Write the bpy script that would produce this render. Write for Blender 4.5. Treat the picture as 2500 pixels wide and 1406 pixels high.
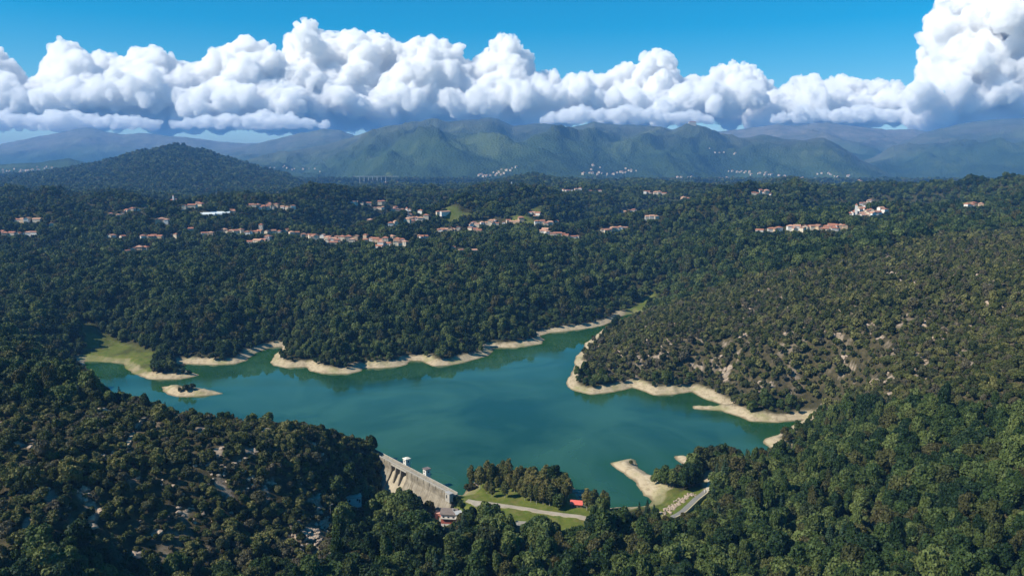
import bpy, bmesh, math, random
import numpy as np
from mathutils import Vector, Matrix

random.seed(7)
RNG = np.random.default_rng(7)
scene = bpy.context.scene
COL = scene.collection
for o in list(bpy.data.objects):
    bpy.data.objects.remove(o)

# ------------------------------------------------------------------ camera
CAM_Z = 200.0
F = 1925.0                       # focal length in pixels of the 2500 px wide photograph
PITCH = math.atan((703 - 420) / F)
SP, CP = math.sin(PITCH), math.cos(PITCH)
cam_data = bpy.data.cameras.new('camera')
cam = bpy.data.objects.new('camera', cam_data)
COL.objects.link(cam)
cam.location = (0, 0, CAM_Z)
cam.rotation_euler = (math.radians(90) - PITCH, 0, 0)
cam_data.sensor_width = 36.0
cam_data.lens = 36.0 * F / 2500.0
cam_data.clip_start = 1.0
cam_data.clip_end = 90000.0
scene.camera = cam

# ------------------------------------------------------------------ sky, sun, exposure
SUN_EL = math.radians(42)
SUN_DIR = Vector((-0.94, -0.34, 0)).normalized()          # horizontal direction towards the sun
world = bpy.data.worlds.new('World')
scene.world = world
world.use_nodes = True
wn, wl = world.node_tree.nodes, world.node_tree.links
wn.clear()
sky = wn.new('ShaderNodeTexSky')
sky.sky_type = 'NISHITA'
sky.sun_disc = False
sky.sun_elevation = SUN_EL
sky.sun_rotation = math.atan2(SUN_DIR.x, SUN_DIR.y)
sky.altitude = 500
sky.air_density = 1.0
sky.dust_density = 0.15
sky.ozone_density = 3.0
hsv = wn.new('ShaderNodeHueSaturation')
hsv.inputs['Hue'].default_value = 0.486
hsv.inputs['Saturation'].default_value = 1.7
bg = wn.new('ShaderNodeBackground')
bg.inputs['Strength'].default_value = 0.080
wo = wn.new('ShaderNodeOutputWorld')
wl.new(sky.outputs[0], hsv.inputs['Color'])
wl.new(hsv.outputs[0], bg.inputs[0])
wl.new(bg.outputs[0], wo.inputs[0])

sun_data = bpy.data.lights.new('sun', 'SUN')
sun_data.energy = 4.6
sun_data.angle = math.radians(0.53)
sun_data.color = (1.0, 0.93, 0.80)
sun = bpy.data.objects.new('sun', sun_data)
COL.objects.link(sun)
sdir = Vector((SUN_DIR.x * math.cos(SUN_EL), SUN_DIR.y * math.cos(SUN_EL), math.sin(SUN_EL)))
sun.rotation_euler = sdir.to_track_quat('Z', 'Y').to_euler()
sun.location = (-500, -100, 900)

scene.view_settings.view_transform = 'Standard'
scene.view_settings.look = 'None'
scene.view_settings.exposure = 0.65
scene.view_settings.gamma = 1.0
scene.view_settings.use_curve_mapping = False
cy = scene.cycles
cy.use_denoising = True
try:
    cy.denoiser = 'OPENIMAGEDENOISE'
    cy.denoising_prefilter = 'ACCURATE'
except Exception:
    pass
cy.max_bounces = 16
cy.diffuse_bounces = 3
cy.glossy_bounces = 2
cy.transmission_bounces = 2
cy.volume_bounces = 16
cy.transparent_max_bounces = 4
cy.use_adaptive_sampling = True
cy.adaptive_threshold = 0.025
cy.caustics_reflective = False
cy.caustics_refractive = False

# ------------------------------------------------------------------ projection helpers
def raydir(px, py):
    px = np.asarray(px, float); py = np.asarray(py, float)
    cx = (px - 1250.0) / F
    cyy = -(py - 703.0) / F
    dx = cx
    dy = CP + cyy * SP
    dz = -SP + cyy * CP
    return dx, dy, dz

def P(px, py, z=0.0):
    dx, dy, dz = raydir(px, py)
    t = (z - CAM_Z) / dz
    return dx * t, dy * t

def project(x, y, z):
    zz = z - CAM_Z
    dep = y * CP - zz * SP
    up = y * SP + zz * CP
    return 1250.0 + F * x / dep, 703.0 - F * up / dep, dep

# ------------------------------------------------------------------ noise
_perm = np.random.default_rng(3).permutation(256)
_perm = np.concatenate([_perm, _perm, _perm])
_g2 = np.stack([np.cos(np.arange(256) * 2 * np.pi / 256 * 97), np.sin(np.arange(256) * 2 * np.pi / 256 * 97)], 1)
_g3 = np.random.default_rng(5).normal(size=(256, 3))
_g3 /= np.linalg.norm(_g3, axis=1)[:, None]

def noise2(x, y):
    xi = np.floor(x).astype(np.int64); yi = np.floor(y).astype(np.int64)
    xf = x - xi; yf = y - yi
    u = xf * xf * xf * (xf * (xf * 6 - 15) + 10); v = yf * yf * yf * (yf * (yf * 6 - 15) + 10)
    xi &= 255; yi &= 255
    def gr(a, b, dx, dy):
        g = _g2[_perm[_perm[(xi + a) & 255] + ((yi + b) & 255)]]
        return g[..., 0] * dx + g[..., 1] * dy
    n00 = gr(0, 0, xf, yf); n10 = gr(1, 0, xf - 1, yf)
    n01 = gr(0, 1, xf, yf - 1); n11 = gr(1, 1, xf - 1, yf - 1)
    return ((n00 * (1 - u) + n10 * u) * (1 - v) + (n01 * (1 - u) + n11 * u) * v) * 1.5

def fbm2(x, y, o=4, gain=0.5):
    s = np.zeros_like(x); a = 1.0; t = 0
    for i in range(o):
        s += a * noise2(x + 17.3 * i, y - 9.1 * i); t += a
        x = x * 2.03; y = y * 2.03; a *= gain
    return s / t

def ridged2(x, y, o=4):
    s = np.zeros_like(x); a = 1.0; t = 0
    for i in range(o):
        s += a * (1 - 2 * np.abs(noise2(x + 31.7 * i, y + 5.9 * i))); t += a
        x = x * 2.1; y = y * 2.1; a *= 0.5
    return s / t

def noise3(p):
    i = np.floor(p).astype(np.int64); f = p - i
    w = f * f * f * (f * (f * 6 - 15) + 10)
    i &= 255
    r = 0
    for a in (0, 1):
        for b in (0, 1):
            for c in (0, 1):
                h = _perm[_perm[_perm[(i[:, 0] + a) & 255] + ((i[:, 1] + b) & 255)] + ((i[:, 2] + c) & 255)]
                g = _g3[h]
                d = g[:, 0] * (f[:, 0] - a) + g[:, 1] * (f[:, 1] - b) + g[:, 2] * (f[:, 2] - c)
                wx = w[:, 0] if a else 1 - w[:, 0]
                wy = w[:, 1] if b else 1 - w[:, 1]
                wz = w[:, 2] if c else 1 - w[:, 2]
                r = r + d * wx * wy * wz
    return r * 1.5

def sstep(a, b, x):
    t = np.clip((x - a) / (b - a), 0, 1)
    return t * t * (3 - 2 * t)

def inpoly(px, py, poly):
    px = np.asarray(px, float); py = np.asarray(py, float)
    r = np.zeros(px.shape, bool)
    n = len(poly); j = n - 1
    for i in range(n):
        xi, yi = poly[i]; xj, yj = poly[j]
        c = (yi > py) != (yj > py)
        r ^= c & (px < (xj - xi) * (py - yi) / ((yj - yi) if yj != yi else 1e-9) + xi)
        j = i
    return r

def polydist(px, py, poly, closed=True):
    d = np.full(px.shape, 1e9)
    n = len(poly)
    for i in range(n if closed else n - 1):
        ax, ay = poly[i]; bx, by = poly[(i + 1) % n]
        ex, ey = bx - ax, by - ay
        l2 = ex * ex + ey * ey + 1e-9
        t = np.clip(((px - ax) * ex + (py - ay) * ey) / l2, 0, 1)
        d = np.minimum(d, (px - ax - t * ex) ** 2 + (py - ay - t * ey) ** 2)
    return np.sqrt(d)

# ------------------------------------------------------------------ the lake outline (photo pixels on the water plane -> metres)
LAKE_PX = [(916, 1110), (893, 1100), (855, 1088), (800, 1085), (700, 1088), (600, 1084), (500, 1068), (400, 1040), (320, 1004), (262, 968), (240, 945),
    (232, 925), (212, 900), (205, 882), (240, 882), (300, 888), (312, 903), (335, 917), (370, 926), (440, 926), (487, 916), (470, 909),
    (420, 893), (440, 888), (480, 889), (520, 891), (575, 888), (602, 880), (625, 862), (655, 850), (692, 846), (672, 866), (660, 884),
    (668, 893), (700, 898), (748, 895), (756, 906), (790, 912), (850, 913), (882, 906), (886, 899), (930, 899), (975, 895), (992, 890),
    (1002, 881), (1028, 881), (1055, 894), (1100, 892), (1135, 884), (1190, 869), (1204, 857), (1200, 848), (1260, 849), (1322, 839),
    (1330, 829), (1316, 820), (1345, 812), (1380, 809), (1440, 801), (1475, 794), (1500, 783), (1515, 772), (1550, 764), (1552, 770),
    (1508, 786), (1474, 803), (1446, 826), (1428, 838), (1424, 852), (1408, 868), (1402, 880), (1404, 893), (1396, 908), (1380, 936),
    (1396, 952), (1440, 963), (1500, 957), (1545, 946), (1598, 965), (1650, 962), (1690, 956), (1715, 972), (1765, 988), (1740, 992),
    (1690, 990), (1694, 998), (1760, 1002), (1800, 1016), (1835, 1029), (1900, 1031), (1960, 1024), (1935, 1040), (1915, 1052),
    (1895, 1062), (1866, 1070), (1862, 1080), (1880, 1093), (1905, 1102), (1850, 1110), (1770, 1120), (1705, 1124), (1670, 1112),
    (1642, 1112), (1650, 1122), (1668, 1134), (1640, 1156), (1612, 1168), (1580, 1156), (1556, 1140), (1552, 1122), (1535, 1120),
    (1488, 1130), (1508, 1148), (1552, 1174), (1566, 1198), (1570, 1208), (1588, 1214), (1590, 1224), (1572, 1236), (1488, 1239),
    (1440, 1238), (1424, 1224), (1408, 1200), (1388, 1176), (1352, 1158), (1300, 1152), (1240, 1152), (1190, 1160), (1158, 1176),
    (1140, 1194), (1128, 1210), (1112, 1209)]
LAKE = [tuple(float(v) for v in P(a, b, 0)) for a, b in LAKE_PX]
ISLET = [tuple(float(v) for v in P(a, b, 0)) for a, b in [(396, 944), (405, 962), (430, 969), (480, 968), (545, 961), (520, 953), (470, 946), (430, 941)]]
SNAG_Z = 0
DA = np.array(P(914, 1104, 8.0)); DB = np.array(P(1142, 1225, 8.0))
DAX = (DB - DA); DLEN = float(np.linalg.norm(DAX)); DAX = DAX / DLEN
DUP = np.array([-DAX[1], DAX[0]])                    # towards the lake
if DUP[1] < 0: DUP = -DUP

# ------------------------------------------------------------------ terrain: ground control heights (photo pixel of the bare ground, height above the lake)
CTRL = [
 # left foreground hill
 (920,1090,11),(912,1182,-6),(900,1150,2),(888,1120,9),(860,1068,22),(780,1062,31),(700,1058,35),(560,1040,42),(430,1024,47),(300,994,48),(240,965,45),(150,858,40),(0,840,55),
 (500,1200,32),(350,1120,46),(200,1200,44),(100,1350,35),(0,1406,28),(0,1200,50),(0,1000,60),(120,940,55),(600,1120,39),(700,1180,23),(760,1120,29),(850,1160,12),
 (860,1212,-3),(900,1212,-9),(840,1262,-7),(770,1275,7),(750,1310,9),(640,1300,10),(500,1330,15),(300,1400,15),(700,1406,2),(960,1230,-10),(1000,1258,-9),(900,1330,-12),
 (1095,1262,-6),(1060,1240,-4),(1150,1228,5),(1200,1225,5.5),(1300,1243,4.5),(1440,1272,3.5),(1250,1190,7),(1380,1200,6),(1160,1190,6),(1300,1285,-2),(1200,1300,-8),
 (1250,1400,-10),(1000,1400,-10),(1500,1300,-2),(1500,1400,-5),(1650,1300,-1),(1700,1400,0),(1640,1255,4),(1725,1190,7),(1690,1215,7),(2000,1200,15),(2000,1400,8),(1850,1280,6),(2300,1200,35),
 (2500,1300,40),(2500,1406,33),(2500,1100,60),(2300,1050,48),(2100,1050,26),(1980,1040,14),(1800,1125,9),(1750,1150,8),(2500,950,70),(2300,950,58),(2300,1400,25),
 # right hillside
 (1500,900,12),(1600,850,26),(1450,870,10),(1500,830,20),(1800,900,28),(2000,950,36),(2000,800,60),(1800,800,45),(1700,760,42),(2300,800,75),(2500,800,85),(1900,980,18),(1650,920,14),
 (2300,650,98),(2500,650,105),(2500,570,115),(2200,610,100),(2000,665,80),(1800,695,58),(1650,745,24),(1580,770,14),(1570,742,3),
 (2800,1200,60),(2900,900,95),(2900,650,135),(2900,540,130),(-400,1200,60),(-400,900,65),(-500,700,60),(-400,560,75),
 # far bank up to the villages
 (900,800,25),(900,700,50),(900,600,70),(600,600,68),(600,700,46),(600,800,22),(400,800,26),(420,870,7),(200,700,48),(200,800,22),(280,845,4),(0,700,50),(0,600,65),(0,785,32),(750,830,20),(690,830,9),
 (1200,800,18),(1200,700,45),(1200,620,65),(1400,780,10),(1400,700,35),(1400,620,60),(1550,700,24),(1550,640,50),(1700,640,62),(1050,840,14),(1050,780,24),
 (300,540,75),(0,545,75),(650,562,86),(600,592,72),(820,585,78),(1000,592,72),(1200,548,86),(1370,577,78),(1500,558,85),(1900,562,90),(2120,515,108),(2130,495,116),(2400,532,105),(2250,565,92),
 (2500,500,112),(1600,522,92),(1000,520,92),(850,497,102),(400,500,97),(100,530,85),(1700,560,84),(1800,520,95),(2300,500,112),
 (300,470,118),(0,470,118),(700,475,110),(1000,465,118),(1300,470,128),(1600,465,130),(1900,470,128),(2200,470,130),(2500,470,135)]
U = []; V = []; Z = []
for a, b, z in CTRL:
    x, y = P(a, b, z)
    U.append(float(x / y)); V.append(math.log(float(y))); Z.append(z)
for uu in (-1.1, -0.6, -0.3, 0.0, 0.3, 0.6, 1.1):          # the broad base under the ranges
    for yy, z in ((4300, 100), (5400, 105), (7500, 150), (12000, 180), (24000, 180), (40000, 180)):
        U.append(uu); V.append(math.log(yy)); Z.append(z)
for uu in (-1.1, -0.6, -0.2, 0.2, 0.6, 1.1):
    U.append(uu); V.append(math.log(200.0)); Z.append(10 + 30 * abs(uu))
U = np.array(U); V = np.array(V); Z = np.array(Z, float)
def _tps(r2):
    return 0.5 * r2 * np.log(np.maximum(r2, 1e-12))
n = len(U)
K = _tps((U[:, None] - U[None]) ** 2 + (V[:, None] - V[None]) ** 2) + np.eye(n) * 2e-4
A = np.zeros((n + 3, n + 3)); A[:n, :n] = K
A[:n, n] = 1; A[:n, n + 1] = U; A[:n, n + 2] = V; A[n, :n] = 1; A[n + 1, :n] = U; A[n + 2, :n] = V
A[:n, :n] += 0
W = np.linalg.solve(A, np.concatenate([Z, np.zeros(3)]))

def rbf(u, v):
    s = W[n] + W[n + 1] * u + W[n + 2] * v
    for i in range(n):
        s = s + W[i] * _tps((u - U[i]) ** 2 + (v - V[i]) ** 2)
    return s

# ranges: skyline (photo pixels), distance of the crest, distance of the foot, height at the foot, spur size
RANGES = [
 ([(-900,470),(560,505),(700,487),(800,480),(900,458),(960,466),(1050,464),(1150,456),(1250,438),(1310,430),(1370,442),(1500,448),(1570,442),(1700,456),(1850,452),(1930,437),(2000,452),(2100,466),(2240,474),(2400,476),(3300,470)], 3500, 2500, 118, 10, 0.0, 1.0),
 ([(-1000,436),(-100,445),(0,438),(130,420),(250,400),(330,376),(430,358),(500,370),(600,404),(700,430),(760,462),(830,480),(3200,500)], 4500, 3000, 110, 60, 0.0, 1.05),
 ([(-900,380),(0,402),(100,396),(170,386),(240,405),(330,420),(420,430),(3200,450)], 6600, 4800, 140, 35, 0.0, 1.0),
 ([(-900,450),(300,450),(480,408),(600,392),(700,370),(800,352),(870,331),(940,308),(1010,302),(1065,292),(1100,301),(1130,293),(1165,292),(1190,287),(1215,290),(1250,308),(1310,302),(1340,301),(1380,312),(1420,306),(1450,297),(1490,303),(1540,305),(1600,308),(1640,316),(1690,302),(1720,308),(1760,330),(1800,340),(1870,328),(1930,346),(1970,348),(2010,345),(2050,362),(2100,388),(2150,410),(2200,434),(2260,462),(3200,500)], 9300, 5200, 105, 480, 0.35, 0.95),
 ([(-900,420),(200,430),(400,392),(540,370),(650,345),(730,326),(790,315),(830,318),(870,332),(960,360),(3200,480)], 11500, 8000, 170, 320, 0.55, 1.2),
 ([(-900,430),(1400,420),(1700,330),(1750,321),(1830,313),(1900,303),(1930,307),(2020,297),(2070,305),(2130,312),(2180,318),(2230,315),(2270,322),(2360,340),(2500,350),(3200,370)], 12400, 8400, 180, 420, 1.0, 1.2),
 ([(-900,440),(1900,435),(2120,385),(2200,348),(2265,321),(2330,306),(2380,296),(2420,292),(2500,289),(2700,282),(3200,292)], 10500, 6400, 140, 400, 0.45, 1.15),
 ([(-900,345),(-200,340),(0,352),(100,331),(160,320),(190,312),(230,312),(255,320),(300,329),(340,323),(400,330),(450,334),(530,345),(620,350),(760,340),(1000,340),(3200,420)], 13200, 9800, 185, 280, 0.8, 1.2),
]
def ranges(X_, Y_, U_):
    """height of the ranges and the share of bare rock"""
    z = np.full(X_.shape, -50.0); rock = np.zeros(X_.shape)
    for k, (sk, D, FT, zf, spur, rk, pw) in enumerate(RANGES):
        rs_ = (YG[:, 0] > FT * .8) & (YG[:, 0] < D * 1.75)
        i0_, i1_ = np.nonzero(rs_)[0][[0, -1]]; sl = slice(i0_, i1_ + 1); x, y, u = X_[sl], Y_[sl], U_[sl]
        a = np.array(sk, float)
        dx, dy, dz = raydir(a[:, 0], a[:, 1])
        uu = dx / dy; el = dz / dy
        D_ = D * (1 + 0.05 * noise2(u * 4.0 + 13 * k, u * 0 + 3.3 * k))
        ti = np.interp(u, uu, el)
        ti = ti + 0.0011 * fbm2(u * 70 + 7 * k, u * 0 + k * 1.7, 5, 0.6) * (1 if k else 1.5)
        zr = CAM_Z + D_ * ti
        ft = FT * (1 + 0.10 * noise2(u * 5.0 + 5 * k, u * 0 + 8.1))
        t = (y - ft) / (D_ - ft)
        tc = np.clip(t, 0, 1)
        body = zf + (zr - zf) * tc ** pw
        L = 1900.0 if spur > 100 else 700.0
        wx = x + 0.35 * L * noise2(x / L * 0.7, y / L * 0.7 + 4); wy = y * 0.55
        rn = ridged2(wx / L + 3.1 * k, wy / L + 1.3 * k, 6) * .85 + .25 * ridged2(wx / (L * .33) + 1.1 * k, wy / (L * .33), 3)
        body = body + spur * 3.2 * tc * (1 - tc) ** 1.5 * (rn - 0.3) * np.clip((zr - zf) / 400.0, 0.15, 1.2)
        back = zr - np.maximum(y - D_, 0) * 0.38
        zz = np.where(t < 0, -50.0, np.where(t > 1, back, body))
        m = zz > z[sl]
        rsh = rk * sstep(0.45, 1.0, tc + 0.35 * rn)
        rock[sl] = np.where(m, rsh, rock[sl])
        z[sl] = np.maximum(z[sl], zz)
    return z, rock

NU, NV = 720, 800
UMAX = 0.98
us = np.linspace(-UMAX, UMAX, NU)
# finer columns inside the view
ys = np.concatenate([np.exp(np.linspace(math.log(210), math.log(1500), 440, endpoint=False)), np.exp(np.linspace(math.log(1500), math.log(30000), NV - 440))])
UG, YG = np.meshgrid(us, ys)             # rows = distance
XG = UG * YG
VG = np.log(YG)

def coarse(fn, st=4):
    ci = np.unique(np.r_[np.arange(0, NU, st), NU - 1]); ri = np.unique(np.r_[np.arange(0, NV, st), NV - 1])
    g = fn(UG[np.ix_(ri, ci)], VG[np.ix_(ri, ci)])
    g = np.stack([np.interp(np.arange(NU), ci, row) for row in g])
    k = np.clip(np.searchsorted(ri, np.arange(NV), side='right') - 1, 0, len(ri) - 2)
    w_ = ((np.arange(NV) - ri[k]) / (ri[k + 1] - ri[k]))[:, None]
    return g[k] * (1 - w_) + g[k + 1] * w_
zl = coarse(rbf)
damp = sstep(380, 900, YG)
zl = zl + (ridged2(XG / 560 + 2 + .3 * noise2(XG / 900, YG / 900), YG / 620 + 7, 3) - .25) * 115 * sstep(1000, 2000, YG) * (1 - .82 * sstep(1850, 2700, YG))
zl = zl + fbm2(XG / 160, YG / 160, 4) * (2.2 + 11.0 * sstep(600, 1300, YG)) + fbm2(XG / 520 + 9, YG / 520, 3) * 22 * sstep(1100, 2300, YG) * (1 - .5 * sstep(2800, 3500, YG))
near = YG < 1600
S = np.full(XG.shape, 2000.0)
xn, yn = XG[near], YG[near]
wxn = xn + 2.2 * fbm2(xn / 14, yn / 14, 3); wyn = yn + 2.2 * fbm2(xn / 14 + 40, yn / 14, 3)
sd = polydist(wxn, wyn, LAKE)
ins = inpoly(wxn, wyn, LAKE)
isd = polydist(wxn, wyn, ISLET); isin = inpoly(wxn, wyn, ISLET)
sd = np.where(ins, -sd, sd)
sd = np.where(ins, np.where(isin, isd, np.maximum(sd, -isd)), sd)
S[near] = sd
RZ, ROCKM = ranges(XG, YG, UG)
along = (XG - DA[0]) * DAX[0] + (YG - DA[1]) * DAX[1]
side = (XG - DA[0]) * DUP[0] + (YG - DA[1]) * DUP[1]
down = sstep(-1.0, 3.0, -side) * sstep(-14, 4, along) * sstep(DLEN + 14, DLEN - 4, along) * (side > -220)
gully = 0.25 * np.abs(fbm2(XG / 9, YG / 9, 3))
zsand = np.where(S < 0, np.maximum(S * 0.22, -9.0), np.minimum(S * (0.34 + gully * 0.9), 4.6 + 0.012 * S))
blend = sstep(9, 75, S)
zshore = zsand * (1 - blend) + np.maximum(zl, 4.5 + 0.012 * np.minimum(S, 300)) * blend
zshore = zshore + (S > 0) * np.clip(S / 4, 0, 1) * 1.1 * fbm2(XG / 8, YG / 8, 3)
HG = np.where(down > 0, zshore * (1 - down) + zl * down, zshore)
HG = np.where(near, HG, zl)
# keep the lawn, the saddle dam and the house terrace even
far = sstep(2300, 3200, YG)
HG = np.where(YG > 2300, np.maximum(HG, RZ * far + HG * (1 - far) * 1.0), HG)
# rougher canopy surface on the far slopes, where single trees are no longer planted
HG = HG + sstep(4200, 5200, YG) * 5.0 * fbm2(XG / 45, YG / 60, 2)
LV0 = math.log(ys[0])

def gridv(G, x, y):
    x = np.asarray(x, float); y = np.asarray(y, float)
    r = np.interp(y, ys, np.arange(NV)); c = (np.clip(x / y, -UMAX, UMAX) + UMAX) / (2 * UMAX) * (NU - 1)
    r0 = np.clip(np.floor(r).astype(int), 0, NV - 2); c0 = np.clip(np.floor(c).astype(int), 0, NU - 2)
    fr = r - r0; fc = c - c0
    return (G[r0, c0] * (1 - fr) * (1 - fc) + G[r0 + 1, c0] * fr * (1 - fc) + G[r0, c0 + 1] * (1 - fr) * fc + G[r0 + 1, c0 + 1] * fr * fc)

def H(x, y):
    return gridv(HG, x, y)

_marchy = np.exp(np.linspace(math.log(215), math.log(28000), 5000))
def hit(px, py, lift=0.0):
    """first point of the ground on the sight line of a photo pixel"""
    dx, dy, dz = raydir(px, py)
    yy = _marchy
    xx = dx / dy * yy; zz = CAM_Z + dz / dy * yy
    g = H(xx, yy) + lift
    k = np.argmax(zz < g)
    if not (zz < g).any():
        k = len(yy) - 1
    return float(xx[k]), float(yy[k]), float(g[k] - lift)

# village houses are listed first, because the woods leave them room
TERRA = 'terracotta'
VILLAGES = [
 ('the long near ridge village left of centre', 'houses of the long near ridge village', [(566,570),(577,571),(588,569),(612,573),(626,572),(638,566,'tower'),(653,573),(667,572),(682,571),(608,595),(630,593),(643,590),(655,586),(700,570),(712,574),(726,573),(742,580),(752,576),(761,583),(772,585),(788,581),(798,586),(812,587),(823,584),(836,586),(815,597),(800,594),(851,587),(860,592),(869,586),(893,584,'tall'),(892,591),(908,588),(919,591),(930,592),(941,590),(931,601),(946,600),(957,586),(971,592),(983,591),(976,600),(988,599),(926,606),(1024,583),(1034,583)]),
 ('the cluster behind the long ridge village', 'houses behind the long ridge village', [(868,499),(884,499),(899,500),(928,499),(915,512),(927,511),(960,515),(971,517),(982,518),(993,519),(1027,521),(995,544),(1004,540),(1012,536),(1020,542),(999,535,'belltower'),(1007,546),(898,545),(909,543),(920,541),(954,553),(966,549),(1040,534),(1085,526,'long'),(1070,528,'tall')]),
 ('the strung-out village right of centre', 'houses of the strung-out central village', [(1070,567),(1085,566),(1108,566),(1119,563),(1150,563),(1161,565),(1150,555),(1165,554),(1177,550),(1190,550),(1207,543),(1211,549),(1230,547),(1241,545),(1252,546),(1264,546),(1272,541),(1295,525),(1303,523),(1306,531),(1311,548),(1324,547),(1333,551),(1345,548),(1359,546)]),
 ('the small hamlet below the central village', 'houses of the hamlet below the central village', [(1325,571),(1336,573),(1350,578),(1361,575),(1372,575),(1380,579),(1399,582),(1410,583)]),
 ('the far hilltop row right of centre', 'houses of the far hilltop row', [(1375,468),(1386,468),(1396,467),(1406,466),(1416,465),(1426,463),(1436,464),(1441,468),(1465,470)]),
 ('the little row on the wooded ridge', 'houses of the little ridge row', [(1575,475,'tall'),(1590,475),(1600,476),(1610,474),(1621,475),(1668,489),(1679,490)]),
 ('the scattered farms in the central woods', 'farms in the central woods', [(1523,520),(1537,520),(1550,518),(1581,536),(1591,535),(1602,534),(1475,565),(1486,564),(1496,563),(1506,562),(1525,560)]),
 ('the row village above the right hillside', 'houses of the right row village', [(1855,567),(1881,566),(1891,565),(1902,564),(1930,562),(1945,562),(1958,563),(1971,562),(1985,562),(1998,563),(2010,564),(2021,562),(2031,561),(2042,560),(2052,559),(2062,559),(2037,566)]),
 ('the steep white village on the right hilltop', 'houses of the steep right hilltop village', [(2101,503),(2111,500),(2121,497),(2131,500),(2137,506),(2126,508),(2112,509),(2100,518),(2107,514),(2118,521),(2127,516),(2141,523),(2150,515),(2159,520),(2095,528),(2084,529),(2075,529),(2110,530),(2121,529),(2134,525),(2088,526,'belltower')]),
 ('the village on the left slope', 'houses of the left slope village', [(271,527),(289,530),(300,525),(311,519),(324,517),(339,517),(355,511),(401,498),(419,495),(428,494,'belltower'),(436,495),(446,497),(476,507),(484,502),(451,512),(385,545),(396,543),(407,545)]),
 ('the far left hamlets', 'houses of the far left hamlets', [(44,543),(56,543),(67,543),(91,541),(126,554),(14,577),(31,576),(46,575),(64,573),(75,573),(86,575)]),
 ('the farms left of the ridge village', 'farms left of the ridge village', [(271,583),(300,584),(350,585),(361,582),(376,583),(391,584),(431,580),(310,616),(325,614),(341,613),(355,612),(466,566),(500,573),(515,575),(540,568),(556,570)]),
 ('the pale hamlet far left of centre', 'houses of the pale far hamlet', [(614,507),(630,506),(641,511),(651,511),(656,503),(666,509),(690,511),(701,512),(716,510),(571,521)]),
 ('the greenhouse yard on the left', 'long pale sheds on the left', [(502,527,'shed'),(520,525,'shed'),(538,523,'shed')]),
 ('the far right ridge hamlet', 'houses of the far right hamlet', [(1840,475),(1850,476),(1860,475),(1870,474),(1876,478),(2361,507),(2368,505),(2394,505)]),
 ('the lone huts in the near forest', 'lone huts in the forest', [(1107,608,'hut'),(1125,615,'hut'),(1158,616,'hut')]),
]

MOUND = np.zeros(HG.shape)
for _v in VILLAGES:
    for _h in _v[2]:
        hx_, hy_, _ = hit(_h[0], _h[1])
        sg = 26.0 * max(1.0, hy_ / 1800.0)
        r0_ = np.searchsorted(ys, hy_ - 3 * sg); r1_ = np.searchsorted(ys, hy_ + 3 * sg)
        g_ = np.exp(-((XG[r0_:r1_] - hx_) ** 2 + (YG[r0_:r1_] - hy_) ** 2) / (2 * sg * sg)) * 7.0 * max(1.0, hy_ / 2200.0)
        MOUND[r0_:r1_] = np.maximum(MOUND[r0_:r1_], g_)
HG = HG + MOUND

# ------------------------------------------------------------------ regions on the ground
def wpoly(pts, z=4.0):
    return [tuple(float(v) for v in P(a, b, z)) for a, b in pts]
def hpoly(pts):
    return [hit(a, b)[:2] for a, b in pts]
MEADOW = wpoly([(198, 832), (262, 838), (335, 852), (378, 868), (382, 908), (330, 908), (215, 888), (198, 860)], 3)
LAWN = wpoly([(1075, 1232), (1108, 1204), (1130, 1196), (1180, 1165), (1300, 1152), (1385, 1175), (1420, 1215), (1445, 1240), (1450, 1300), (1290, 1310), (1190, 1270), (1120, 1248)], 4)
SPITGRASS = wpoly([(1575, 1212), (1650, 1190), (1662, 1205), (1600, 1245), (1480, 1246), (1480, 1236), (1570, 1236), (1592, 1222)], 4)
SADDLE = wpoly([(1590, 1243), (1650, 1200), (1700, 1186), (1738, 1196), (1738, 1215), (1665, 1268), (1600, 1260)], 6)
TRACKPATCH = wpoly([(1700, 1138), (1760, 1140), (1750, 1180), (1734, 1205), (1712, 1202), (1715, 1170)], 7)
HOUSEYARD = wpoly([(1052, 1240), (1085, 1222), (1125, 1236), (1150, 1262), (1120, 1280), (1062, 1275)], -6)
ISLEGREEN = wpoly([(1565, 742), (1600, 738), (1600, 746), (1552, 770), (1512, 772), (1530, 756)], 3)
SCRUB_R = hpoly([(1395, 905), (1450, 840), (1560, 770), (1680, 735), (1800, 690), (2000, 650), (2200, 600), (2490, 560), (2760, 560), (2760, 980), (2400, 1010), (2150, 990), (2000, 985), (1800, 985), (1700, 930), (1450, 930)])
SCRUB_L = hpoly([(-200, 1010), (120, 990), (350, 1005), (600, 1040), (860, 1066), (905, 1120), (860, 1180), (800, 1230), (830, 1290), (800, 1400), (600, 1400), (300, 1400), (-200, 1400)])
KNOLL = hpoly([(640, 1290), (720, 1240), (830, 1225), (850, 1275), (800, 1340), (740, 1400), (640, 1380)])

BAREROCK = np.zeros(XG.shape)
GRASS = np.zeros(XG.shape); SCRUB = np.zeros(XG.shape); SAND = np.zeros(XG.shape); YARD = np.zeros(XG.shape)
def soft(poly, w):
    r = np.zeros(XG.shape)
    d = polydist(xn, yn, poly); i = inpoly(xn, yn, poly)
    r[near] = sstep(-w, w, np.where(i, d, -d))
    return r
GRASS = np.maximum.reduce([soft(MEADOW, 4) * (0.45 + 0.55 * sstep(-.25, .15, fbm2(XG / 24, YG / 24, 3))), soft(LAWN, 3), soft(SPITGRASS, 3) * 0.8, soft(ISLEGREEN, 5), soft(HOUSEYARD, 3), soft(SADDLE, 2)])
SCRUB = np.maximum(soft(SCRUB_R, 30), soft(SCRUB_L, 12))
sandw = 10 + 6 * fbm2(XG / 26, YG / 26, 3)
SAND = sstep(sandw + 4, sandw - 2, S) * (S < 40) * (1 - np.clip(down * 2, 0, 1))
SAND = np.maximum(SAND, soft(TRACKPATCH, 2))
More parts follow.
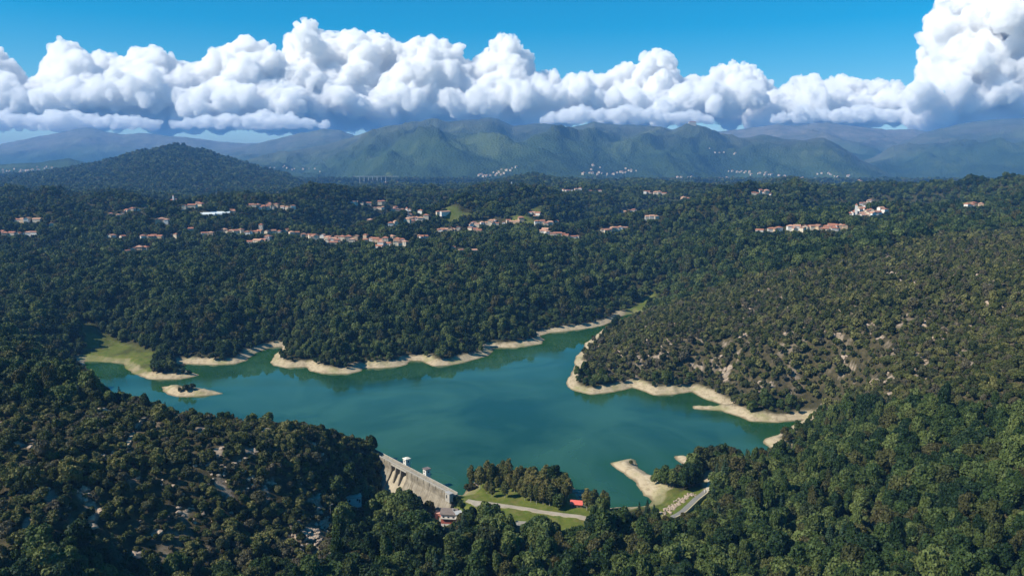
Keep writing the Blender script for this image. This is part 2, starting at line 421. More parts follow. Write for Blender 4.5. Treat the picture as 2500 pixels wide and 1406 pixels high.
SPIT = wpoly([(1480, 1130), (1540, 1115), (1580, 1150), (1640, 1180), (1655, 1196), (1600, 1215), (1560, 1190)], 3)
SAND = np.maximum(SAND, soft(SPIT, 2))
rockn = fbm2(XG / 26 + 3, YG / 26, 4)
BAREROCK = np.maximum(soft(SCRUB_R, 30), soft(SCRUB_L, 12) * 0.8) * sstep(0.16, 0.42, rockn + 0.10 * soft(KNOLL, 8) * 1.5)
BAREROCK = np.maximum(BAREROCK, ROCKM * (YG > 2300))
OUTC = sstep(.27, .40, fbm2(XG / 12 + 5, YG / 22 + 9, 3) + .10 * fbm2(XG / 90, YG / 90, 2)) * (SCRUB > .5) * (YG < 1200) * (S > 16)
BAREROCK = np.maximum(BAREROCK * np.where(YG < 2300, .55, 1.0), OUTC)
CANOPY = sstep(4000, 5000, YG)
GLADE = fbm2(XG / 150 + 70, YG / 150, 3)
GRASS = np.maximum(GRASS, sstep(.36, .44, GLADE) * .8 * (YG > 1450) * (YG < 5600))

# ------------------------------------------------------------------ materials
def mat(name):
    m = bpy.data.materials.new(name); m.use_nodes = True
    nt = m.node_tree; nt.nodes.clear()
    out = nt.nodes.new('ShaderNodeOutputMaterial')
    return m, nt.nodes, nt.links, out

def nd(nodes, t, **kw):
    nn = nodes.new(t)
    for k, v in kw.items():
        if k in nn.inputs.keys():
            nn.inputs[k].default_value = v
        else:
            setattr(nn, k, v)
    return nn

def ramp(nodes, stops):
    r = nodes.new('ShaderNodeValToRGB')
    el = r.color_ramp.elements
    el[0].position, el[0].color = stops[0][0], (*stops[0][1], 1)
    el[1].position, el[1].color = stops[-1][0], (*stops[-1][1], 1)
    for p, c in stops[1:-1]:
        e = el.new(p); e.color = (*c, 1)
    return r

def mix(nodes, links, a, b, f):
    m = nodes.new('ShaderNodeMix'); m.data_type = 'RGBA'
    for sock, v in ((m.inputs[6], a), (m.inputs[7], b)):
        if isinstance(v, tuple): sock.default_value = (*v, 1)
        else: links.new(v, sock)
    if isinstance(f, (int, float)): m.inputs[0].default_value = f
    else: links.new(f, m.inputs[0])
    return m.outputs[2]

def plain(name, color, rough=0.85, var=0.25, scale=1.5, spec=0.2, bump=0.15, metal=0.0):
    m, ns, ls, out = mat(name)
    b = nd(ns, 'ShaderNodeBsdfPrincipled', Roughness=rough)
    b.inputs['Specular IOR Level'].default_value = spec
    b.inputs['Metallic'].default_value = metal
    tc = ns.new('ShaderNodeTexCoord')
    nz = nd(ns, 'ShaderNodeTexNoise', Scale=scale, Detail=6.0, Roughness=0.65)
    ls.new(tc.outputs['Object'], nz.inputs['Vector'])
    lo = tuple(c * (1 - var) for c in color); hi = tuple(min(1, c * (1 + var)) for c in color)
    r = ramp(ns, [(0.3, lo), (0.7, hi)])
    ls.new(nz.outputs['Fac'], r.inputs[0]); ls.new(r.outputs[0], b.inputs['Base Color'])
    if bump:
        bm = nd(ns, 'ShaderNodeBump', Strength=bump, Distance=0.1)
        ls.new(nz.outputs['Fac'], bm.inputs['Height']); ls.new(bm.outputs[0], b.inputs['Normal'])
    ls.new(b.outputs[0], out.inputs[0])
    return m

def ground_material():
    m, ns, ls, out = mat('ground')
    b = nd(ns, 'ShaderNodeBsdfPrincipled', Roughness=0.9)
    b.inputs['Specular IOR Level'].default_value = 0.1
    geo = ns.new('ShaderNodeNewGeometry')
    def noise(scale, detail=5.0, rough=0.6):
        q = nd(ns, 'ShaderNodeTexNoise', Scale=scale, Detail=detail, Roughness=rough)
        ls.new(geo.outputs['Position'], q.inputs['Vector']); return q.outputs['Fac']
    def attr(nm):
        a = ns.new('ShaderNodeAttribute'); a.attribute_name = nm; return a.outputs['Fac']
    # woodland floor
    r0 = ramp(ns, [(0.3, (0.022, 0.026, 0.010)), (0.55, (0.045, 0.042, 0.018)), (0.75, (0.075, 0.060, 0.030))])
    ls.new(noise(0.15), r0.inputs[0])
    # heathy slope: dry grass, bracken
    r1 = ramp(ns, [(0.32, (0.028, 0.028, 0.012)), (0.5, (0.055, 0.046, 0.024)), (0.68, (0.095, 0.078, 0.036))])
    ls.new(noise(0.22, 6.0), r1.inputs[0])
    c = mix(ns, ls, r0.outputs[0], r1.outputs[0], attr('scrub'))
    # far canopy
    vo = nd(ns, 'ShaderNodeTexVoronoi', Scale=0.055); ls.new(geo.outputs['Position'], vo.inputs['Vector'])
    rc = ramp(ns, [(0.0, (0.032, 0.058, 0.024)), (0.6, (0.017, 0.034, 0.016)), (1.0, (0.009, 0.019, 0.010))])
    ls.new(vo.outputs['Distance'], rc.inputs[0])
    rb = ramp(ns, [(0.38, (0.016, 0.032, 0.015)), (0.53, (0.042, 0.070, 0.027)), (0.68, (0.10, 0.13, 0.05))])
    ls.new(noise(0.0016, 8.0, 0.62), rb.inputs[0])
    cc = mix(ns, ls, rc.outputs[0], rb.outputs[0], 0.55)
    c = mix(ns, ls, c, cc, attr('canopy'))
    # rock
    rr = ramp(ns, [(0.3, (0.16, 0.125, 0.095)), (0.5, (0.30, 0.235, 0.175)), (0.7, (0.42, 0.34, 0.26))])
    ls.new(noise(0.30, 8.0, 0.7), rr.inputs[0])
    rfar = ramp(ns, [(0.35, (0.10, 0.095, 0.06)), (0.65, (0.24, 0.20, 0.15))])
    ls.new(noise(0.004, 8.0, 0.7), rfar.inputs[0])
    rk = mix(ns, ls, rr.outputs[0], rfar.outputs[0], attr('canopy'))
    mm = nd(ns, 'ShaderNodeMath', operation='MULTIPLY'); ls.new(attr('rock'), mm.inputs[0])
    rm = ramp(ns, [(0.40, (0.35, 0.35, 0.35)), (0.52, (1, 1, 1))]); ls.new(noise(0.35, 6.0, 0.7), rm.inputs[0]); ls.new(rm.outputs[0], mm.inputs[1])
    c = mix(ns, ls, c, rk, mm.outputs[0])
    # grass
    rg = ramp(ns, [(0.3, (0.052, 0.092, 0.013)), (0.5, (0.102, 0.122, 0.022)), (0.72, (0.17, 0.14, 0.05))])
    ls.new(noise(0.16, 8.0, 0.75), rg.inputs[0])
    c = mix(ns, ls, c, rg.outputs[0], attr('grass'))
    # dry lake bed: sand with darker drawdown lines that follow the height
    sep = ns.new('ShaderNodeSeparateXYZ'); ls.new(geo.outputs['Position'], sep.inputs[0])
    ad = nd(ns, 'ShaderNodeMath', operation='MULTIPLY_ADD'); ls.new(noise(0.09, 3.0), ad.inputs[0]); ad.inputs[1].default_value = 1.6; ls.new(sep.outputs[2], ad.inputs[2])
    cmb = ns.new('ShaderNodeCombineXYZ'); ls.new(ad.outputs[0], cmb.inputs[2])
    ln = nd(ns, 'ShaderNodeTexNoise', Scale=2.6, Detail=5.0, Roughness=0.8); ls.new(cmb.outputs[0], ln.inputs['Vector'])
    rs = ramp(ns, [(0.30, (0.20, 0.155, 0.10)), (0.46, (0.40, 0.32, 0.205)), (0.66, (0.50, 0.42, 0.295))])
    ls.new(ln.outputs['Fac'], rs.inputs[0])
    sg = ramp(ns, [(0.5, (0, 0, 0)), (0.66, (1, 1, 1))]); ls.new(noise(0.05, 5.0), sg.inputs[0])
    sgm = nd(ns, 'ShaderNodeMath', operation='MULTIPLY'); ls.new(sg.outputs[0], sgm.inputs[0]); sgm.inputs[1].default_value = 0.55
    gl_ = ramp(ns, [(0.50, (0, 0, 0)), (0.60, (1, 1, 1))]); ls.new(noise(0.28, 6.0, 0.75), gl_.inputs[0])
    glm = nd(ns, 'ShaderNodeMath', operation='MULTIPLY'); ls.new(gl_.outputs[0], glm.inputs[0]); glm.inputs[1].default_value = 0.55
    sc = mix(ns, ls, rs.outputs[0], (0.17, 0.125, 0.075), glm.outputs[0])
    sc = mix(ns, ls, sc, (0.16, 0.18, 0.05), sgm.outputs[0])
    wet = nd(ns, 'ShaderNodeMapRange'); ls.new(sep.outputs[2], wet.inputs[0])
    wet.inputs[1].default_value = 0.1; wet.inputs[2].default_value = 0.7; wet.inputs[3].default_value = 0.75; wet.inputs[4].default_value = 0.0
    sc = mix(ns, ls, sc, (0.14, 0.10, 0.055), wet.outputs[0])
    sm = nd(ns, 'ShaderNodeMath', operation='SUBTRACT'); ls.new(attr('sand'), sm.inputs[0]); 
    gm = nd(ns, 'ShaderNodeMath', operation='MULTIPLY'); ls.new(attr('grass'), gm.inputs[0]); gm.inputs[1].default_value = 0.75; ls.new(gm.outputs[0], sm.inputs[1]); sm.use_clamp = True
    c = mix(ns, ls, c, sc, sm.outputs[0])
    ls.new(c, b.inputs['Base Color'])
    b1 = nd(ns, 'ShaderNodeBump', Strength=0.5, Distance=0.6); ls.new(noise(0.5, 6.0, 0.7), b1.inputs['Height'])
    b2 = nd(ns, 'ShaderNodeBump', Distance=16.0); ls.new(vo.outputs['Distance'], b2.inputs['Height'])
    inv = nd(ns, 'ShaderNodeMath', operation='MULTIPLY'); ls.new(attr('canopy'), inv.inputs[0]); inv.inputs[1].default_value = 0.6
    ls.new(inv.outputs[0], b2.inputs['Strength']); b2.invert = True
    ls.new(b1.outputs[0], b2.inputs['Normal']); ls.new(b2.outputs[0], b.inputs['Normal'])
    ls.new(b.outputs[0], out.inputs[0])
    return m
GROUND = ground_material()

def leaf_material(name, dark, mid, light, warm, warmth=0.25, gscale=0.012):
    m, ns, ls, out = mat(name)
    oi = ns.new('ShaderNodeObjectInfo')
    nz = nd(ns, 'ShaderNodeTexNoise', Scale=gscale, Detail=4.0, Roughness=0.6)
    ls.new(oi.outputs['Location'], nz.inputs['Vector'])
    mx = nd(ns, 'ShaderNodeMath', operation='MULTIPLY_ADD'); ls.new(oi.outputs['Random'], mx.inputs[0]); mx.inputs[1].default_value = 0.75
    ls.new(nz.outputs['Fac'], mx.inputs[2])
    sb = nd(ns, 'ShaderNodeMath', operation='SUBTRACT'); ls.new(mx.outputs[0], sb.inputs[0]); sb.inputs[1].default_value = 0.375
    r = ramp(ns, [(0.22, dark), (0.5, mid), (0.82, light)]); ls.new(sb.outputs[0], r.inputs[0])
    # a share of the crowns is tinged brown
    wr = nd(ns, 'ShaderNodeMath', operation='MULTIPLY'); ls.new(oi.outputs['Random'], wr.inputs[0]); wr.inputs[1].default_value = 7.31
    fr = nd(ns, 'ShaderNodeMath', operation='FRACT'); ls.new(wr.outputs[0], fr.inputs[0])
    wm = ramp(ns, [(1 - warmth, (0, 0, 0)), (1.0, (1, 1, 1))]); ls.new(fr.outputs[0], wm.inputs[0])
    c = mix(ns, ls, r.outputs[0], warm, wm.outputs[0])
    # leaf clumps inside a crown
    geo = ns.new('ShaderNodeNewGeometry')
    n2 = nd(ns, 'ShaderNodeTexNoise', Scale=0.62, Detail=4.0, Roughness=0.75); ls.new(geo.outputs['Position'], n2.inputs['Vector'])
    h = ns.new('ShaderNodeHueSaturation'); ls.new(c, h.inputs['Color'])
    mr = nd(ns, 'ShaderNodeMapRange'); ls.new(n2.outputs['Fac'], mr.inputs[0])
    mr.inputs[1].default_value = 0.3; mr.inputs[2].default_value = 0.7; mr.inputs[3].default_value = 0.5; mr.inputs[4].default_value = 1.5
    ls.new(mr.outputs[0], h.inputs['Value'])
    d = nd(ns, 'ShaderNodeBsdfPrincipled', Roughness=0.6); d.inputs['Specular IOR Level'].default_value = 0.18
    ls.new(h.outputs[0], d.inputs['Base Color'])
    t = ns.new('ShaderNodeBsdfTranslucent'); ls.new(h.outputs[0], t.inputs[0])
    ms = ns.new('ShaderNodeMixShader'); ms.inputs[0].default_value = 0.22
    ls.new(d.outputs[0], ms.inputs[1]); ls.new(t.outputs[0], ms.inputs[2]); ls.new(ms.outputs[0], out.inputs[0])
    return m
LEAF = leaf_material('broadleaf foliage', (0.017, 0.038, 0.012), (0.044, 0.075, 0.019), (0.120, 0.150, 0.042), (0.080, 0.071, 0.024), 0.24)
LEAF_SCRUB = leaf_material('heath foliage', (0.038, 0.052, 0.015), (0.086, 0.100, 0.028), (0.165, 0.160, 0.052), (0.105, 0.090, 0.056), 0.32, 0.02)
LEAF_BIRCH = leaf_material('birch foliage', (0.085, 0.095, 0.028), (0.125, 0.125, 0.038), (0.175, 0.155, 0.050), (0.150, 0.138, 0.045), 0.35, 0.05)
LEAF_CON = leaf_material('conifer needles', (0.012, 0.030, 0.016), (0.022, 0.048, 0.024), (0.038, 0.066, 0.032), (0.030, 0.050, 0.022), 0.2)
BARK = plain('bark', (0.10, 0.075, 0.055), 0.95, 0.3, 3.0)
BARK_PALE = plain('pale bark', (0.38, 0.34, 0.28), 0.9, 0.35, 2.0)
ROCK = plain('weathered rock', (0.36, 0.28, 0.21), 0.95, 0.35, 0.9, 0.1, 0.6)

# ------------------------------------------------------------------ mesh helpers
def mesh_obj(name, verts, faces, material=None, parent=None, smooth=False, link=True):
    me = bpy.data.meshes.new(name)
    me.from_pydata([tuple(map(float, v)) for v in verts], [], faces)
    me.update()
    if smooth:
        me.shade_smooth()
    if material is not None:
        for q in (material if isinstance(material, (list, tuple)) else [material]):
            me.materials.append(q)
    o = bpy.data.objects.new(name, me)
    if link: COL.objects.link(o)
    if parent is not None: o.parent = parent
    return o

def tag(o, label=None, cat=None, group=None, kind=None):
    if label: o['label'] = label
    if cat: o['category'] = cat
    if group: o['group'] = group
    if kind: o['kind'] = kind
    return o

def empty(name, loc, rz=0.0, label=None, cat=None, group=None, scale=None):
    o = bpy.data.objects.new(name, None); COL.objects.link(o)
    o.location = loc; o.rotation_euler = (0, 0, rz); o.empty_display_size = 1
    if scale is not None: o.scale = scale
    return tag(o, label, cat, group)

class MB:
    def __init__(s): s.v = []; s.f = []
    def box(s, c, d, rz=0.0):
        i = len(s.v); cx, cy_, cz = c; dx, dy, dz = (q / 2 for q in d)
        co, si = math.cos(rz), math.sin(rz)
        for x, y, z in [(-dx, -dy, -dz), (dx, -dy, -dz), (dx, dy, -dz), (-dx, dy, -dz), (-dx, -dy, dz), (dx, -dy, dz), (dx, dy, dz), (-dx, dy, dz)]:
            s.v.append((cx + x * co - y * si, cy_ + x * si + y * co, cz + z))
        s.f += [tuple(i + q for q in f) for f in [(0, 3, 2, 1), (4, 5, 6, 7), (0, 1, 5, 4), (1, 2, 6, 5), (2, 3, 7, 6), (3, 0, 4, 7)]]
        return s
    def prism(s, pts, y0, y1):
        """pts in the x-z plane, extruded along y"""
        i = len(s.v); k = len(pts)
        s.v += [(x, y0, z) for x, z in pts] + [(x, y1, z) for x, z in pts]
        s.f.append(tuple(i + q for q in range(k))); s.f.append(tuple(i + k + q for q in reversed(range(k))))
        for q in range(k):
            r = (q + 1) % k
            s.f.append((i + r, i + q, i + k + q, i + k + r))
        return s
    def tube(s, a, b, r0, r1, seg=7):
        a = Vector(a); b = Vector(b); d = (b - a).normalized()
        u = d.orthogonal().normalized(); w = d.cross(u); i = len(s.v)
        for c, r in ((a, r0), (b, r1)):
            for k in range(seg):
                t = 2 * math.pi * k / seg
                s.v.append(tuple(c + u * r * math.cos(t) + w * r * math.sin(t)))
        for k in range(seg):
            l = (k + 1) % seg
            s.f.append((i + k, i + l, i + seg + l, i + seg + k))
        s.f.append(tuple(i + seg + k for k in range(seg)))
        s.f.append(tuple(i + k for k in reversed(range(seg))))
        return s
    def build(s, name, m, parent=None, smooth=False, link=True):
        o = mesh_obj(name, s.v, s.f, m, parent, smooth, link)
        bm = bmesh.new(); bm.from_mesh(o.data); bmesh.ops.recalc_face_normals(bm, faces=bm.faces); bm.to_mesh(o.data); bm.free()
        return o

# ------------------------------------------------------------------ terrain sheets
def grid_sheet(name, r0, r1):
    R = r1 - r0 + 1
    co = np.stack([XG[r0:r1 + 1], YG[r0:r1 + 1], HG[r0:r1 + 1]], -1).reshape(-1, 3)
    idx = np.arange(R * NU).reshape(R, NU)
    q = np.stack([idx[:-1, :-1], idx[:-1, 1:], idx[1:, 1:], idx[1:, :-1]], -1).reshape(-1, 4)
    me = bpy.data.meshes.new(name)
    me.vertices.add(len(co)); me.vertices.foreach_set('co', co.ravel().astype(np.float32))
    me.loops.add(q.size); me.loops.foreach_set('vertex_index', q.ravel().astype(np.int32))
    me.polygons.add(len(q)); me.polygons.foreach_set('loop_start', np.arange(0, q.size, 4, dtype=np.int32))
    me.update(calc_edges=True); me.validate()
    me.shade_smooth()
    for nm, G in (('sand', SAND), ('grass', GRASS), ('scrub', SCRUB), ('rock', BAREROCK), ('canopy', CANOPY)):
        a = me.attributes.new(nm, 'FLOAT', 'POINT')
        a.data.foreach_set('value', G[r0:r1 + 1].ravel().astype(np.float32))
    me.materials.append(GROUND)
    o = bpy.data.objects.new(name, me); COL.objects.link(o)
    o['kind'] = 'structure'
    return o
ra = int(np.searchsorted(ys, 2600)); rb_ = int(np.searchsorted(ys, 5600))
grid_sheet('ground', 0, ra)
grid_sheet('hills', ra, rb_)
grid_sheet('mountains', rb_, NV - 1)

# ------------------------------------------------------------------ lake
def water_material():
    m, ns, ls, out = mat('lake water')
    b = nd(ns, 'ShaderNodeBsdfPrincipled', Roughness=0.03, IOR=1.33)
    b.inputs['Specular IOR Level'].default_value = 0.5
    geo = ns.new('ShaderNodeNewGeometry')
    a = ns.new('ShaderNodeAttribute'); a.attribute_name = 'shallow'
    n1 = nd(ns, 'ShaderNodeTexNoise', Scale=0.009, Detail=5.0, Roughness=0.6, Distortion=1.2); ls.new(geo.outputs['Position'], n1.inputs['Vector'])
    r = ramp(ns, [(0.36, (0.010, 0.048, 0.025)), (0.62, (0.030, 0.092, 0.050))]); ls.new(n1.outputs['Fac'], r.inputs[0])  # uneven water tone; paler patches also put some sky sheen into the colour
    c = mix(ns, ls, r.outputs[0], (0.014, 0.060, 0.012), a.outputs['Fac'])
    ls.new(c, b.inputs['Base Color'])
    mp = ns.new('ShaderNodeMapping'); ls.new(geo.outputs['Position'], mp.inputs[0]); mp.inputs['Scale'].default_value = (1, 0.6, 1)
    w1 = nd(ns, 'ShaderNodeTexNoise', Scale=1.1, Detail=4.0, Roughness=0.6); ls.new(mp.outputs[0], w1.inputs['Vector'])
    bm = nd(ns, 'ShaderNodeBump', Distance=0.05)
    n3 = nd(ns, 'ShaderNodeTexNoise', Scale=0.006, Detail=3.0); ls.new(geo.outputs['Position'], n3.inputs['Vector'])
    mr = nd(ns, 'ShaderNodeMapRange'); ls.new(n3.outputs['Fac'], mr.inputs[0])
    mp3 = ns.new('ShaderNodeMapping'); ls.new(geo.outputs['Position'], mp3.inputs[0]); mp3.inputs['Rotation'].default_value = (0, 0, .35); mp3.inputs['Scale'].default_value = (.35, 1.6, 1); ls.new(mp3.outputs[0], n3.inputs['Vector']); n3.inputs['Distortion'].default_value = 1.5
    mr.inputs[1].default_value = 0.42; mr.inputs[2].default_value = 0.60; mr.inputs[3].default_value = 0.02; mr.inputs[4].default_value = 0.30
    mrr = nd(ns, 'ShaderNodeMapRange'); ls.new(n3.outputs['Fac'], mrr.inputs[0]); mrr.inputs[1].default_value = 0.42; mrr.inputs[2].default_value = 0.60; mrr.inputs[3].default_value = 0.02; mrr.inputs[4].default_value = 0.16; ls.new(mrr.outputs[0], b.inputs['Roughness'])
    ls.new(mr.outputs[0], bm.inputs['Strength'])
    ls.new(w1.outputs['Fac'], bm.inputs['Height']); ls.new(bm.outputs[0], b.inputs['Normal'])
    ls.new(b.outputs[0], out.inputs[0])
    return m
def make_lake():
    r1 = int(np.searchsorted(ys, 1300))
    St = S[:r1]; sd_ = side[:r1]; al = along[:r1]
    blocked = (sd_ < -1.0) & (al > -30) & (al < DLEN + 25)
    okv = (St < 9) & ~blocked
    cell = okv[:-1, :-1] & okv[1:, :-1] & okv[:-1, 1:] & okv[1:, 1:]
    rr, cc = np.nonzero(cell)
    idx = np.arange(r1 * NU).reshape(r1, NU)
    q = np.stack([idx[rr, cc], idx[rr, cc + 1], idx[rr + 1, cc + 1], idx[rr + 1, cc]], -1)
    used = np.unique(q); remap = np.full(r1 * NU, -1); remap[used] = np.arange(len(used))
    co = np.stack([XG[:r1].ravel()[used], YG[:r1].ravel()[used], np.zeros(len(used))], -1)
    q = remap[q]
    me = bpy.data.meshes.new('lake')
    me.vertices.add(len(co)); me.vertices.foreach_set('co', co.ravel().astype(np.float32))
    me.loops.add(q.size); me.loops.foreach_set('vertex_index', q.ravel().astype(np.int32))
    me.polygons.add(len(q)); me.polygons.foreach_set('loop_start', np.arange(0, q.size, 4, dtype=np.int32))
    me.update(calc_edges=True); me.validate()
    a = me.attributes.new('shallow', 'FLOAT', 'POINT')
    far_arm = sstep(820, 960, co[:, 1])
    sv = St.ravel()[used]
    sh = np.clip(np.exp(np.minimum(sv, 0) / (9 + 16 * far_arm)) * 0.95, 0, 1)
    a.data.foreach_set('value', sh.astype(np.float32))
    me.materials.append(water_material())
    o = bpy.data.objects.new('lake', me); COL.objects.link(o); o['kind'] = 'structure'
make_lake()

# ------------------------------------------------------------------ tree shapes
def quads(c, nrm, size, rng, aspect=0.8):
    """leaf-clump cards: centres c, normals nrm"""
    n_ = len(c)
    r = rng.normal(size=(n_, 3))
    t = np.cross(nrm, r); t /= np.linalg.norm(t, axis=1)[:, None] + 1e-9
    b = np.cross(nrm, t)
    s = (size * rng.uniform(0.6, 1.35, n_))[:, None]
    k = rng.uniform(-0.25, 0.25, (n_, 1)) * s
    v = np.stack([c - t * s - b * s * aspect * 0.5, c + t * s * 0.4 - b * s * aspect + nrm * k, c + t * s + b * s * aspect * 0.4, c - t * s * 0.3 + b * s * aspect - nrm * k], 1)
    return v.reshape(-1, 3)

_ico = {}
def ico(sub):
    if sub not in _ico:
        bm = bmesh.new(); bmesh.ops.create_icosphere(bm, subdivisions=sub, radius=1.0)
        _ico[sub] = (np.array([v.co[:] for v in bm.verts]), [tuple(v.index for v in f.verts) for f in bm.faces]); bm.free()
    return _ico[sub]

def lobes_crown(lobes, ncards, size, rng, jitter=0.75, core=0.74, sub=1):
    """lobes: array (x,y,z,rx,rz). A dark core per lobe and leaf cards over the outside"""
    L = np.array(lobes)
    V_ = []; F_ = []; k = 0
    iv, if_ = ico(sub)
    for x, y, z, rx, rz in L:
        d = 1 + 0.16 * rng.normal(size=len(iv))
        vv = iv * d[:, None] * np.array([rx, rx, rz]) * core + np.array([x, y, z])
        V_.append(vv); F_ += [tuple(i + k for i in f) for f in if_]; k += len(vv)
    area = (L[:, 3] * L[:, 4]); pr = area / area.sum()
    which = rng.choice(len(L), size=int(ncards * 1.7), p=pr)
    d = rng.normal(size=(len(which), 3)); d[:, 2] += 0.25; d /= np.linalg.norm(d, axis=1)[:, None]
    lb = L[which]
    c = lb[:, :3] + d * np.stack([lb[:, 3], lb[:, 3], lb[:, 4]], 1) * rng.uniform(0.86, 1.1, len(which))[:, None]
    keep = np.ones(len(c), bool)
    for i in range(len(L)):
        q = (c - L[i, :3]) / np.array([L[i, 3], L[i, 3], L[i, 4]])
        keep &= ~(((q ** 2).sum(1) < 0.72) & (which != i))
    c = c[keep][:ncards]; d = d[keep][:ncards]
    nn = d + jitter * rng.normal(size=d.shape); nn /= np.linalg.norm(nn, axis=1)[:, None]
    V_.append(quads(c, nn, size, rng))
    m = len(c)
    F_ += [tuple(int(q) for q in (k + 4 * i + np.arange(4))) for i in range(m)]
    return np.concatenate(V_), F_

def broad_lobes(rng, R, Ht, n_):
    out = [(0, 0, Ht * 0.60, R * 0.72, Ht * 0.30)]
    for i in range(n_):
        a = 2 * math.pi * (i + rng.uniform(-.3, .3)) / n_ * 1.618 * 2
        hz = rng.uniform(0.36, 0.88)
        rad = R * (0.72 if hz < 0.65 else 0.42) * rng.uniform(0.7, 1.1)
        r = R * rng.uniform(0.28, 0.46)
        out.append((rad * math.cos(a), rad * math.sin(a), Ht * hz, r, r * rng.uniform(0.85, 1.25)))
    return out

def trunk_mb(Ht, R, r0, rng, limbs=4):
    mb = MB()
    mb.tube((0, 0, -1.5), (0.15, 0.1, Ht * 0.4), r0, r0 * 0.7)
    mb.tube((0.15, 0.1, Ht * 0.4), (0, 0, Ht * 0.82), r0 * 0.7, r0 * 0.2)
    for i in range(limbs):
        a = 2 * math.pi * i / limbs + rng.uniform(-.4, .4)
        mb.tube((0.1, 0.1, Ht * rng.uniform(0.25, 0.45)), (R * 0.65 * math.cos(a), R * 0.65 * math.sin(a), Ht * rng.uniform(0.55, 0.75)), r0 * 0.45, r0 * 0.12, 5)
    return mb

def proto_mesh(name, verts, faces, material):
    me = bpy.data.meshes.new(name)
    me.from_pydata(verts.tolist(), [], faces); me.update()
    me.materials.append(material)
    return me

def join_trunk(verts, faces, mb, me_mats, name):
    k = len(verts)
    v = np.concatenate([verts, np.array(mb.v)])
    f = faces + [tuple(i + k for i in q) for q in mb.f]
    me = bpy.data.meshes.new(name); me.from_pydata(v.tolist(), [], f); me.update()
    for q in me_mats: me.materials.append(q)
    mi = np.zeros(len(f), np.int32); mi[len(faces):] = 1
    me.polygons.foreach_set('material_index', mi)
    return me

BROAD = []; BROAD_TRUNK = []; BROAD_SPEC = []
for i in range(7):
    rng = np.random.default_rng(100 + i)
    Ht = [11.5, 12.5, 10.5, 13.5, 11, 14.5, 10][i]; R = [5.0, 4.6, 5.4, 4.4, 5.6, 4.0, 4.7][i]
    v, f = lobes_crown(broad_lobes(rng, R, Ht, 16), 1500, 0.52, rng)
    BROAD.append(proto_mesh('crown', v, f, LEAF)); BROAD_SPEC.append((R, Ht))
    tm = trunk_mb(Ht, R, 0.28, rng).build('trunk', BARK, link=False); BROAD_TRUNK.append(tm.data)
BIRCH = []; BIRCH_TRUNK = []
for i in range(5):
    rng = np.random.default_rng(200 + i)
    Ht = [12, 13.5, 10.5, 12.5, 9.5][i]; R = [2.3, 2.5, 2.2, 2.0, 2.1][i]
    lob = [(rng.uniform(-.4, .4), rng.uniform(-.4, .4), Ht * h, R * w, Ht * 0.10) for h, w in ((.32, .7), (.44, .95), (.56, 1.05), (.68, 1.0), (.80, .85), (.92, .55))]
    lob += [(R * .7 * math.cos(a), R * .7 * math.sin(a), Ht * rng.uniform(.35, .72), R * .45, Ht * .09) for a in rng.uniform(0, 6.28, 6)]
    v, f = lobes_crown(lob, 1000, 0.33, rng, jitter=0.9, core=0.66)
    BIRCH.append(proto_mesh('crown', v, f, LEAF_BIRCH))
    mb = MB(); mb.tube((0, 0, -1), (0.1, 0, Ht * .5), .17, .12); mb.tube((0.1, 0, Ht * .5), (0, 0, Ht * .95), .12, .03)
    for a in (0.5, 2.4, 4.4): mb.tube((0.05, 0, Ht * .4), (R * .6 * math.cos(a), R * .6 * math.sin(a), Ht * .62), .06, .02, 5)
    BIRCH_TRUNK.append(mb.build('trunk', BARK_PALE, link=False).data)
CON = []; CON_TRUNK = []
for i in range(3):
    rng = np.random.default_rng(300 + i)
    Ht = [15, 13, 17][i]; R = [3.3, 3.0, 3.4][i]
    cs = []; ns_ = []
    for k in range(17):
        h = 0.10 + 0.88 * k / 16
        r = R * (1 - h) ** 0.85 + 0.15
        m_ = max(5, int(13 * (1 - h) + 5))
        for j in range(m_):
            a = 2 * math.pi * (j + rng.uniform(0, 1)) / m_
            for q in np.linspace(0.25, 1.0, 4):
                cs.append((r * q * math.cos(a), r * q * math.sin(a), Ht * h - 0.32 * r * q + rng.uniform(-.15, .15)))
                nq = np.array([math.cos(a) * .45, math.sin(a) * .45, 1.0]) + .3 * rng.normal(size=3); ns_.append(nq / np.linalg.norm(nq))
    v = quads(np.array(cs), np.array(ns_), 0.46, rng, 0.7)
    f = [tuple(range(4 * q, 4 * q + 4)) for q in range(len(cs))]
    CON.append(proto_mesh('crown', v, f, LEAF_CON))
    mb = MB(); mb.tube((0, 0, -1.2), (0, 0, Ht * .97), .26, .03)
    CON_TRUNK.append(mb.build('trunk', BARK, link=False).data)

# shapes for the woods that nobody could count
SHAPES = []                       # (mesh, tag)
def add_shape(me, kind): SHAPES.append((me, kind)); return len(SHAPES) - 1
K_NEAR, K_MID, K_FAR, K_SCRUB, K_SCRUBM, K_BIRCH, K_CON = [], [], [], [], [], [], []
for me in BROAD: K_NEAR.append(add_shape(me, 'b'))
for i in range(6):
    rng = np.random.default_rng(400 + i); Ht, R = rng.uniform(10, 13.5), rng.uniform(4.4, 5.8)
    v, f = lobes_crown(broad_lobes(rng, R, Ht, 11), 520, 0.8, rng); K_MID.append(add_shape(proto_mesh('tree_shape', v, f, LEAF), 'b'))
for i in range(6):
    rng = np.random.default_rng(500 + i); Ht, R = rng.uniform(10, 13), rng.uniform(5, 6)
    v, f = lobes_crown(broad_lobes(rng, R, Ht, 8), 130, 1.5, rng); K_FAR.append(add_shape(proto_mesh('tree_shape', v, f, LEAF), 'b'))
SCRUB_ME = []
